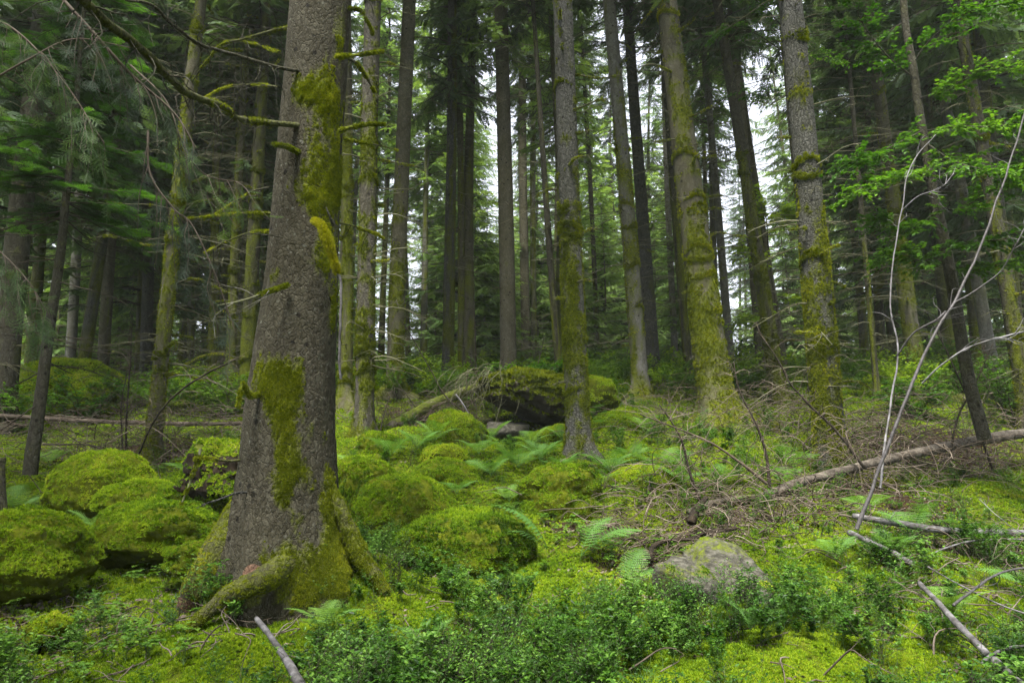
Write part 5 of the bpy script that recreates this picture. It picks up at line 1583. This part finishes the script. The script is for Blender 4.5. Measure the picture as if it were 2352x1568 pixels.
# fallen log on the right and what lies about it
rod("fallen_log", "brown fallen log running up to the right edge above the brushwood", "log", [(1760, 1138, 8.0), (1850, 1105, 8.3), (1960, 1075, 8.7), (2060, 1050, 9.1), (2200, 1020, 9.8), (2300, 1002, 10.2), (2420, 985, 10.8)],    .055, .075, M_log, 10, moss=.12, k=14, twigs=26, tw_len=.5, tmat=M_brush)
rod("fallen_log", "thin brown broken log end lying left of the long fallen log", "log", [(1580, 1175, 7.7), (1650, 1152, 7.9), (1750, 1140, 8.0)], .035, .04, M_log, 11, k=10, moss=.3)
rod("birch_stem", "white fallen birch stem lying across the dark hollow at the right edge", "fallen stem", GP([(1962, 1185), (2050, 1200), (2150, 1215), (2230, 1222), (2420, 1226)], .2), .030, .034, M_white, 12, k=10, twigs=4, tw_len=.5)
rod("birch_stem", "short white stem end pointing down from the moss cushion", "fallen stem", GP([(1950, 1222), (2000, 1245), (2050, 1268), (2095, 1295)], .16), .026, .024, M_white, 13, k=10)
rod("birch_stem", "long white stem slanting to the bottom right corner", "fallen stem", GP([(2112, 1340), (2170, 1400), (2240, 1475), (2310, 1540), (2400, 1620)], .30), .016, .024, M_white, 14, k=10, moss=.12)
rod("fallen_stick", "thin grey stick arching beside the long white stem", "fallen stick", GP([(2190, 1390), (2240, 1350), (2300, 1315), (2400, 1300)], .30), .010, .008, M_stem, 15, twigs=3)
rod("fallen_stick", "thin pale stick under the white birch stem at the right edge", "fallen stick", GP([(2110, 1290), (2170, 1258), (2250, 1240), (2380, 1238)], .2), .008, .008, M_white, 16)
rod("fallen_stick", "pale thin stick lying diagonally right of the stone", "fallen stick", GP([(2130, 1300), (2200, 1340), (2290, 1385), (2390, 1420)], .26), .006, .006, M_white, 17)
rod("fallen_stick", "curved white stick in the bottom right corner", "fallen stick", GP([(2260, 1520), (2300, 1490), (2350, 1480), (2410, 1480)], .32), .010, .008, M_white, 18)
rod("broken_stick", "broken pale stick standing out of the bilberries at the bottom", "broken stick", GP([(588, 1420), (625, 1470), (660, 1520), (700, 1590)], .36), .014, .022, M_white, 19, k=10, moss=.1)
rod("driftwood", "dark curved piece of rotten wood resting on the tan stone", "rotten wood", GP([(1492, 1290), (1500, 1262), (1530, 1243), (1580, 1237), (1630, 1224), (1690, 1215)], .12), .026, .014, M_stump, 20, k=12, wob=.05)
rod("driftwood", "short reddish rotten branch stub above the stones", "rotten wood", [(1585, 1195, 7.2), (1600, 1165, 7.3), (1620, 1150, 7.5)], .05, .03, M_stump, 21, k=10, wob=.06)
# pale leaning sapling with long arms
def sapling():
    base = W(1965, 1215, 6.2)
    root = empty("bare_sapling", base)
    tag(root, "bare pale grey sapling with long leaning stems rising from the moss cushion", "sapling")
    def st(pts, r0, r1, nm, m=M_stem, sd=0):
        P = smoothpath(np.array([W(*p) for p in pts]) - base, 50)
        P = P + np.stack([fbm(P * 4 + 5, 2, sd), fbm(P * 4, 2, sd), fbm(P * 4 + 2, 2, sd)], -1) * .012
        rr_ = np.linspace(r0, r1, 50) * (1 + .16 * fbm(np.stack([np.arange(50) * .5, np.zeros(50), np.full(50, sd * 2.)], -1), 2, sd))
        mb_ = MB().tubes(P, rr_, 9, a=.5, b=-.5)
        r = np.random.default_rng(sd + 40)
        i_ = r.integers(18, 49, 9)
        Q = arcs(P[i_], nrm(P[np.minimum(i_ + 1, 49)] - P[i_ - 1]) * .8 + r.normal(size=(9, 3)) * .6, .12 + .3 * r.random(9), 6, .1, .08)
        mb_.tubes(Q, np.linspace(.0035, .0012, 6), 4, a=.5, b=-.5)
        mb_.build(nm, m, root)
    st([(1965, 1215, 6.2), (2000, 1130, 6.2), (2045, 1010, 6.2), (2095, 880, 6.2), (2150, 760, 6.2), (2200, 680, 6.2), (2240, 590, 6.2), (2290, 460, 6.2), (2340, 310, 6.2), (2370, 200, 6.2)], .018, .007, "stem", sd=1)
    st([(2020, 1120, 6.25), (2035, 1000, 6.4), (2050, 900, 6.5), (2062, 810, 6.55), (2045, 700, 6.6), (2052, 600, 6.65), (2070, 490, 6.7), (2080, 420, 6.7), (2105, 360, 6.75), (2150, 310, 6.8)], .0105, .0045, "stem", M_white, 2)
    st([(2060, 815, 6.55), (2100, 765, 6.4), (2150, 735, 6.25), (2175, 715, 6.2)], .009, .011, "side_branch", M_stem, 3)
    st([(2118, 880, 6.2), (2160, 840, 6.1), (2230, 795, 6.0), (2300, 775, 5.9), (2380, 755, 5.8)], .007, .008, "side_branch", M_white, 4)
    st([(2192, 695, 6.2), (2250, 660, 6.1), (2300, 620, 6.0), (2335, 560, 5.9), (2360, 510, 5.9)], .007, .004, "side_branch", M_stem, 5)
    st([(2074, 480, 6.7), (2110, 450, 6.6), (2160, 430, 6.5), (2190, 400, 6.5)], .005, .003, "side_branch", M_white, 6)
sapling()
# dead stems standing in the brushwood
rod("dead_sapling", "dark dead stem leaning left at the left of the brushwood", "dead sapling", [(1605, 1148, 8.0), (1580, 1070, 8.0), (1560, 1000, 8.0), (1515, 930, 8.0)], .018, .007, M_dtwig, 31, twigs=34, tw_len=.55, tmat=M_brush, tr=.0045)
rod("dead_sapling", "dark dead stem standing in the middle of the brushwood, bent to the left", "dead sapling", [(1768, 1120, 8.2), (1760, 1050, 8.2), (1740, 980, 8.2), (1700, 900, 8.2), (1685, 830, 8.2)], .020, .007, M_dtwig, 32, twigs=34, tw_len=.55, tmat=M_brush, tr=.0045)
rod("dead_sapling", "long dark dead stem slanting across the foot of the hanging-moss trunk", "dead sapling", [(1985, 1075, 8.6), (1920, 990, 8.6), (1860, 930, 8.6), (1815, 880, 8.6), (1790, 830, 8.6), (1740, 760, 8.6)], .020, .006, M_dtwig, 33, twigs=30, tw_len=.6, tmat=M_brush, tr=.0045)
rod("dead_sapling", "light brown dead branch lying from the fallen log up to the left", "dead branch", [(1760, 1110, 7.9), (1700, 1060, 7.9), (1640, 1020, 7.9), (1560, 985, 7.9), (1470, 950, 7.9)], .018, .007, M_brush, 34, twigs=30, tw_len=.55, tr=.0045)
rod("dead_sapling", "thin dark stem crossing right of the pale sapling, leaning right", "dead sapling", [(2180, 1050, 9.5), (2200, 960, 9.5), (2240, 880, 9.5), (2280, 790, 9.5)], .016, .006, M_dtwig, 35, twigs=26, tw_len=.7, tmat=M_brush, tr=.005)
rod("dead_sapling", "thin dark stem leaning left behind the pale sapling", "dead sapling", [(2280, 1080, 9.3), (2240, 960, 9.3), (2190, 840, 9.3), (2130, 720, 9.3)], .016, .006, M_dtwig, 36, twigs=26, tw_len=.7, tmat=M_brush, tr=.005)
# left dead saplings
rod("dead_sapling", "dark upright dead stem behind the tall rounded moss boulder", "dead sapling", [(290, 1040, 10.5), (290, 960, 10.5), (296, 880, 10.5), (302, 790, 10.5)], .018, .006, M_dtwig, 37, twigs=50, tw_len=.9, tmat=M_brush, tr=.0045)
rod("dead_sapling", "second thin dead stem just left of the dark upright one", "dead sapling", [(283, 1040, 10.4), (278, 940, 10.4), (292, 850, 10.4)], .012, .005, M_dtwig, 38, twigs=30, tw_len=.8, tmat=M_brush, tr=.004)
rod("dead_sapling", "dead stem slanting right with a mossy outer half, left of the big trunk", "dead sapling", [(320, 1040, 9.5), (350, 970, 9.2), (400, 910, 8.8), (470, 860, 8.4), (540, 825, 8.0)], .014, .010, M_dtwig, 39, twigs=24, tw_len=.6, tmat=M_brush, tr=.004)
rod("fallen_log", "long thin grey log lying level behind the left boulders", "log", [(-40, 952, 12.5), (120, 962, 12.5), (300, 970, 12.6), (450, 973, 12.6), (570, 972, 12.6)], .045, .04, M_twig, 40, k=10)
rod("fallen_stick", "pale dead stick lying low among the left brushwood", "fallen stick", [(100, 1020, 10.2), (200, 1022, 10.2), (270, 1045, 10.1)], .014, .010, M_twig, 41, twigs=10, tw_len=.5)
# rotten stump left of the big trunk
def stump():
    Y = 8.2
    c = W(500, 1125, Y)
    k = mpp(500, 1080, Y)
    root = empty("rotten_stump", c); tag(root, "dark rotten stump with a mossy cap half hidden by the big trunk", "stump")
    v, t = ICO5
    u = v / (np.abs(v) ** 3.5).sum(1, keepdims=True) ** (1 / 3.5)
    V = u * np.array([62 * k, .3, 60 * k]) + np.array([0, 0, 40 * k])
    an = np.arctan2(v[:, 1], v[:, 0])
    V[:, :2] *= (1 + .12 * np.sin(an * 7 + fbm(v * 2, 2, 4) * 3) + .1 * fbm(v * 3, 3, 9))[:, None]
    V = V * (1 + .22 * fbm(v * 2.2, 3, 14))[:, None]; V[:, 2] += .10 * fbm(V * 8, 2, 8); V[:, :2] *= (1 + .3 * sstep(0, -.9, v[:, 2]))[:, None]
    ms = .9 * (v[:, 2] > .55) + .3 * fbm(V * 5, 3, 6)
    MB().add(V, tris=t, b=ms).build("wood", M_stump, root)
    P, nn, _ = surf_sample(V, t, 5000)
    s_ = (nn[:, 2] > .35) | (fbm(P * 6 * np.array([1, 1, .4]), 2, 3) > .02)
    MB().place(TUFTS[0], frames(nrm(nn[s_] + np.array([0, 0, -.1])), scale=.032 * (.6 + .7 * rng.random(s_.sum()))), P[s_]).build("moss", M_moss, root)
stump()
rod("broken_stump", "dark broken post at the left edge behind the big boulder", "broken post", [(8, 1175, 6.5), (2, 1100, 6.5), (5, 1050, 6.5)], .04, .03, M_dark, 42, k=12, moss=.3)

# ------------------------------------------------------------------ brushwood (stuff)
def brushwood(name, label, areas, mat, seed):
    r = np.random.default_rng(seed)
    m = MB()
    for px, Y, sx, sy, n_, L, lift, dirx in areas:
        n_ = int(n_ * 1.2)
        c = W(px, 1000, Y)
        x = c[0] + sx * r.normal(size=n_) * .5; y = Y + sy * r.normal(size=n_) * .5
        z = H(x, y) + lift * r.random(n_) ** 1.4
        az = r.random(n_) * 6.28
        d = np.stack([np.cos(az) + dirx, np.sin(az) * .7, .1 + .45 * r.normal(size=n_)], -1)
        LL = L * (.35 + .8 * r.random(n_))
        Q = arcs(np.stack([x, y, z], -1), d, LL, 9, .35, .08)
        zz = H(Q[..., 0], Q[..., 1]) + .01
        Q[..., 2] = np.maximum(Q[..., 2], zz)
        m.tubes(Q, np.linspace(1, .35, 9)[None] * (.0035 + .0035 * r.random(n_))[:, None], 4, a=r.random(n_))
        k = np.repeat(np.arange(n_), 2)
        Q2 = arcs(Q[k, r.integers(2, 8, 2 * n_)], d[k] + r.normal(size=(2 * n_, 3)) * .7, LL[k] * .4 * r.random(2 * n_), 6, .25, .1)
        m.tubes(Q2, np.linspace(.0024, .001, 6), 3, a=r.random(2 * n_))
    o = m.build(name, mat)
    return tag(o, label, "brushwood", kind="stuff")
brushwood("brushwood", "tangle of bare brown twigs around the fallen log", [
    (1600, 8.0, 1.3, .8, 150, .8, .40, 0), (1800, 7.6, 1.0, .6, 150, .6, .25, .3), (1990, 8.9, .8, .6, 130, .8, .8, 0), (2100, 10.6, 2.0, 1.2, 260, .9, .8, 0), (2280, 10.6, 2.4, 1.6, 260, 1.0, 1.0, 0),
    (1560, 7.0, .9, .5, 150, .55, .15, -.3), (1850, 11, 3.0, 1.6, 240, .9, .6, 0), (1650, 12.6, 2.4, 1.0, 120, .9, .5, 0), (1420, 7.6, .7, .4, 60, .6, .2, 0)], M_brush, 51)
brushwood("brushwood", "tangle of thin reddish-brown twigs behind the left boulders", [(290, 11, 2.2, 1.2, 250, 1.0, .8, 0), (120, 11.5, 1.6, 1.0, 80, .9, .5, 0), (480, 12, 1.6, 1.0, 60, .9, .4, 0)], M_brush, 52)
brushwood("brushwood", "tangle of dead twigs about the mossy log below the slab", [(1060, 13.0, .9, .5, 150, .7, .45, 0), (960, 12.6, 1.0, .5, 90, .6, .3, 0), (870, 12.6, .9, .5, 40, .6, .4, 0)], M_brush, 53)
brushwood("twig_litter", "scattered thin twigs on the ground in the foreground", [(150, 5.2, 1.4, .8, 110, .32, .05, 0), (500, 4.6, 1.6, .7, 60, .35, .06, 0), (1500, 5.2, 2.4, 1.2, 80, .35, .08, 0), (2200, 5.2, 1.6, 1.0, 120, .5, .15, 0), (1050, 6.8, 2.0, .8, 30, .25, .03, 0), (2200, 6.6, 1.4, .8, 120, .6, .25, 0)], M_twig, 54)

# ------------------------------------------------------------------ ferns
def fern(px, Y, size, nf, seed, label, py=1000, lift=0.0, az0=0.0, fan=6.28, group=None):
    r = np.random.default_rng(seed)
    b = ground_point(px, Y, py); b[2] += lift
    root = empty("fern", b); tag(root, label, "fern", group)
    for k in range(nf):
        f = link("frond", FROND[(k + seed) % 3], root)
        s = size * (.75 + .45 * r.random())
        f.scale = (s, s, s)
        f.rotation_euler = (r.normal() * .15, -.35 - .5 * r.random(), az0 + fan * (k + .6 * r.random()) / nf)
    return root
FERNS = [(1100, 10.2, .36, 6, "small fern between the yellow moss knob and mid clearing"), (1160, 10.6, .36, 6, "small fern upslope of the mid-clearing ferns"), (1290, 9.3, .36, 6, "fern directly below the scaly trunk's foot on its left"), (1500, 9.3, .36, 5, "fern beside the bright moss mound by the brushwood"),
         (1050, 8.6, .32, 5, "small fern at the top edge of the broad pale moss mound"), (1170, 8.3, .34, 5, "fern over the low flat moss boulder"), (1400, 12.2, .38, 6, "fern upslope right of the scaly middle trunk"), (1190, 9.6, .42, 6, "fern in the middle of the clearing left of the scaly trunk's foot"), (1240, 9.9, .40, 6, "fern just right of the mid-clearing one"), (1130, 9.3, .38, 5, "fern behind the low moss mounds left of mid clearing"),
         (1400, 9.6, .45, 7, "lush bluish fern at the right of the scaly middle trunk"), (1450, 9.9, .40, 6, "fern right of the lush bluish one"), (1380, 8.9, .36, 5, "low fern before the lush bluish one"),
         (960, 10.2, .40, 6, "fern before the moss dome under the mossy log"), (900, 9.9, .42, 6, "fern right of the slim mossy trunk's foot"), (1000, 10.8, .38, 6, "small fern high on the slope below the log"),
         (1130, 11.6, .38, 5, "fern below the hanging roots"), (1220, 11.0, .40, 6, "fern in front of the slab's mouth"), (1290, 11.4, .36, 5, "fern at the left edge of the scaly trunk above its foot"), (820, 9.4, .36, 5, "small fern peeking past the big trunk"),
         (1820, 9.6, .42, 5, "fern left of the hanging-moss trunk's foot"), (1790, 8.6, .34, 5, "fern in the brushwood before the fallen log"), (1560, 8.6, .36, 5, "fern among twigs at the left of the brushwood"),
         (440, 9.8, .42, 5, "fern below the glossy shrub left of the big trunk"), (60, 8.6, .40, 5, "pale fern behind the big left boulder"), (120, 10.6, .40, 6, "dim fern at the foot of the dark leaning sapling"),
         (2080, 6.6, .42, 5, "large fern hanging over the white birch stem"), (2030, 6.2, .26, 4, "small fern beside the sapling's foot"), (1900, 6.2, .26, 5, "small dim fern below the moss cushion"), (1660, 8.6, .32, 5, "small fern in the twigs right of the dark dead stem"),
         (1350, 13.4, .40, 6, "fern behind the scaly middle trunk near the stumpy boulder"), (1290, 4.9, .24, 5, "small fern among the foreground bilberries"), (1480, 11.6, .4, 6, "fern on the shaded slope right of the scaly trunk"), (1540, 9.4, .36, 5, "fern at the top left of the brushwood")]
for k, (px, Y, sz, nf, lb) in enumerate(FERNS):
    fern(px, Y, sz * 1.15, nf + 1, 300 + k, lb, lift=.05)
for k, (px, Y, sz, lb) in enumerate([(980, 4.6, .30, "small dim fern in the foreground bilberries below the moss domes"), (1330, 4.3, .28, "small fern near the bottom centre"), (1700, 4.7, .30, "small fern in the foreground below the grey stone"), (2150, 5.0, .34, "dim fern beside the long white stem"), (2320, 5.6, .36, "dim fern at the lower right edge"), (760, 4.9, .30, "small fern below the big trunk's right root"), (230, 7.6, .3, "small fern between the left moss boulders"), (1980, 7.4, .4, "fern behind the sapling's foot")]):
    fern(px, Y, sz, 6, 430 + k, lb, lift=.08)
fern(1255, 6.75, .62, 2, 401, "golden-green fern frond reaching left in the clearing", lift=.12, az0=3.0, fan=.5)
fern(1330, 6.6, .62, 3, 402, "golden-green fern with fronds reaching right toward the brushwood", lift=.10, az0=-.3, fan=1.2)
fern(1430, 6.0, .46, 3, 403, "yellowing fern lying beside the tan stone", lift=.06, az0=.1, fan=1.6)
_st = W(1200, 866, 13.2)[2]
fern(1185, 13.2, .42, 6, 404, "bright fern growing on top of the slab, left part", lift=_st - gz(W(1185, 1000, 13.2)[0], 13.2) - .05)
fern(1245, 13.2, .42, 6, 405, "bright fern growing on top of the slab, right part", lift=_st - gz(W(1245, 1000, 13.2)[0], 13.2) - .05)

# ------------------------------------------------------------------ ground cover (stuff)
MT = []
for k in range(3):
    v, t = TUFTS[k]
    MT.append(MB().add(v, tris=t, a=np.repeat(np.linspace(.8, .2, 9), 3)).mesh("moss_tuft", M_moss, False))
x, y = floor_points(400000, 3.6, 30, power=1.0)
xa, ya = floor_points(130000, 3.2, 6.8, power=1.0)
x, y = np.concatenate([x, xa]), np.concatenate([y, ya])
zz, nv = HN(x, y)
lit = pm(LITTER, x, y)
P3 = np.stack([x, y, zz * 0], -1)
keep = rng.random(len(x)) < np.clip(1.15 - 1.1 * lit + .5 * fbm(P3 * 1.1, 3, 40), .05, 1)
x, y, zz, nv = x[keep], y[keep], zz[keep], nv[keep]
sc = (.011 + .0020 * y) * (.6 + .8 * rng.random(len(x)))
bb = fbm(np.stack([x, y, zz * 0], -1) * 7, 2, 42)
tag(scatter("moss_carpet", np.stack([x, y, zz + bb * .02], -1), nrm(nv + rng.normal(size=nv.shape) * .25), sc, MT), "yellow-green moss carpet over the forest floor", "moss", kind="stuff")

BIL = []
for k in range(5):
    l, s = tpl_bilberry(500 + k, hgt=.26 + .07 * (k % 3), ls=.023 + .005 * (k % 4), nst=4 + k % 3)
    BIL.append(join_src("bilberry", l, s, M_bil, M_young))
for k in range(1, 3):
    l, s = tpl_bilberry(540 + k, hgt=.38, nst=5, ls=.022, spread=.35, nleaf=6)
    BIL.append(join_src("bilberry", l, s, M_bil, [M_young, M_dtwig, M_sapneed][k]))
def cover(name, label, cat, n_, y0, y1, dens, srcs, smin, smax, power=1.0, lift=0.0):
    x, y = floor_points(n_, y0, y1, power=power)
    z = H(x, y)
    a, b = proj(np.stack([x, y, z + .1], -1))
    p = dens(x, y, a, b)
    k = rng.random(n_) < p
    x, y, z = x[k], y[k], z[k]
    nv = np.zeros((len(x), 3)); nv[:, 2] = 1; nv += rng.normal(size=nv.shape) * .13
    return tag(scatter(name, np.stack([x, y, z + lift], -1), nv, smin + (smax - smin) * rng.random(len(x)), srcs), label, cat, kind="stuff")
def d_bil(x, y, a, b):
    P = np.stack([x, y, 0 * x], -1)
    nz = fbm(P * 1.0, 3, 70)
    front = sstep(6.3, 5.3, y) if False else (1 - sstep(5.2, 6.3, y))
    left = np.clip(1 - 1.0 * blob(a, b, 180, 1430, 420, 160) - .95 * blob(a, b, 560, 1400, 190, 80) - .45 * blob(a, b, 1750, 1520, 380, 55), .12, 1)
    c = front * left * np.clip(.62 + 1.7 * nz, .05, 1)
    c = c * (1 - .8 * blob(a, b, 520, 1480, 170, 60)) * (1 - .35 * blob(a, b, 1850, 1500, 330, 60))
    c = np.maximum(c, .8 * blob(a, b, 800, 1290, 130, 70))
    c = np.maximum(c, .6 * blob(a, b, 1800, 1180, 220, 70) * np.clip(.5 + nz, 0, 1))
    c = np.maximum(c, .7 * blob(a, b, 2200, 1270, 220, 50))
    c = np.maximum(c, .5 * blob(a, b, 870, 1030, 120, 50)); c = np.maximum(c, .8 * blob(a, b, 1650, 1010, 330, 80)); c = np.maximum(c, .6 * blob(a, b, 2150, 1120, 300, 60) * np.clip(.5 + nz, 0, 1))
    c = np.maximum(c, .5 * blob(a, b, 450, 1000, 120, 60)); c = np.maximum(c, .4 * blob(a, b, 1450, 940, 200, 50))
    c = np.maximum(c, .5 * (y > 11) * np.clip(.1 + nz, 0, 1))
    c = c * (1 - .97 * blob(a, b, 1630, 1330, 150, 90)) * (1 - .97 * blob(a, b, 655, 1530, 80, 110)) * (1 - .8 * blob(a, b, 2250, 1500, 150, 90))
    return c
cover("bilberry_cover", "low bilberry plants with small bluish-green leaves", "bilberry", 7000, 3.3, 22, d_bil, BIL, .45, 1.12, power=1.6)
SOR = []
for k in range(3):
    r = np.random.default_rng(600 + k)
    l = MB(); s = MB()
    nn_ = 9
    st = np.zeros((nn_, 3)); d = r.normal(size=(nn_, 3)) * .4; d[:, 2] = 1
    Q = arcs(st, d, .07 + .06 * r.random(nn_), 4, .1, .05)
    s.tubes(Q, np.linspace(.0012, .0008, 4), 3)
    for j in range(nn_):
        for q_ in range(3):
            az = q_ * 2.09 + j
            l.place(LEAF4, frames_x(np.array([[math.cos(az), math.sin(az), -.05]]), np.array([[0, 0, 1.0]]) + r.normal(size=(1, 3)) * .15, np.array([.028])) * np.array([1, 1.6, 1])[None, None, :], Q[j, -1:], r.random(1))
    SOR.append(join_src("sorrel", l, s, M_sorrel, M_young))
def d_sor(x, y, a, b):
    P = np.stack([x, y, 0 * x], -1)
    nz = np.clip(.35 + 1.4 * fbm(P * 1.3, 3, 90), 0, 1)
    c = .9 * blob(a, b, 1350, 1150, 330, 90) + .6 * blob(a, b, 480, 1170, 200, 60) + .5 * blob(a, b, 1000, 1050, 300, 60) + .4 * blob(a, b, 1780, 1150, 150, 50) + .25 * (y > 6) + .25 * blob(a, b, 200, 1450, 300, 90)
    return np.clip(c, 0, 1) * nz
cover("wood_sorrel", "patches of small bright three-lobed leaves over the moss", "wood sorrel", 16000, 4.2, 20, d_sor, SOR, .7, 1.3, power=1.3, lift=.02)
LL = []
for k in range(3):
    r = np.random.default_rng(800 + k); m_ = MB(); n_ = 5
    az = r.random(n_) * 6.28
    m_.place(LEAF4, frames_x(np.stack([np.cos(az), np.sin(az), .2 * r.normal(size=n_)], -1), np.array([[0, 0, 1.0]]) + r.normal(size=(n_, 3)) * .5, .03 + .025 * r.random(n_)), np.stack([r.normal(size=n_) * .05, r.normal(size=n_) * .05, np.full(n_, .012)], -1))
    LL.append(m_.mesh("litter", M_brush))
cover("leaf_litter", "brown fallen leaves and cone scales strewn over moss and soil", "leaf litter", 9000, 3.4, 14, lambda x, y, a, b: np.clip(.12 + .9 * pm(LITTER, x, y) + .35 * fbm(np.stack([x, y, 0 * x], -1) * 2, 2, 97), 0, 1), LL, .6, 1.2, power=1.4, lift=.012)
# far undergrowth
BUSH = []
for k in range(3):
    l, s = tpl_bilberry(520 + k, hgt=.7, nst=7, ls=.055, spread=.9, nleaf=16)
    BUSH.append(join_src("undergrowth", l, s, M_sorrel if k < 2 else M_leafy, M_dtwig))
cover("undergrowth", "low green undergrowth covering the far forest floor", "undergrowth", 4200, 14, 60, lambda x, y, a, b: np.clip(.6 + .9 * fbm(np.stack([x, y, 0 * x], -1) * .5, 2, 95), 0, 1), BUSH, .6, 1.4, power=.6)
hz = MB().add([[x_, y_, z_] for z_ in (-12, 60) for y_ in (-62, 232) for x_ in (-222, 222)], quads=[[0, 2, 3, 1], [4, 5, 7, 6], [0, 1, 5, 4], [2, 6, 7, 3], [0, 4, 6, 2], [1, 3, 7, 5]])
hm, hnt, hout = newmat("haze_air")
pv = N_(hnt, "ShaderNodeVolumePrincipled")
pv.inputs["Color"].default_value = (.86, .93, .92, 1)
pv.inputs["Density"].default_value = 0.0007
hnt.links.new(pv.outputs[0], hout.inputs["Volume"])
tag(hz.build("haze", hm, smooth=False), kind="stuff")
print("faces", sum(len(m.polygons) for m in bpy.data.meshes), "objects", len(bpy.data.objects))
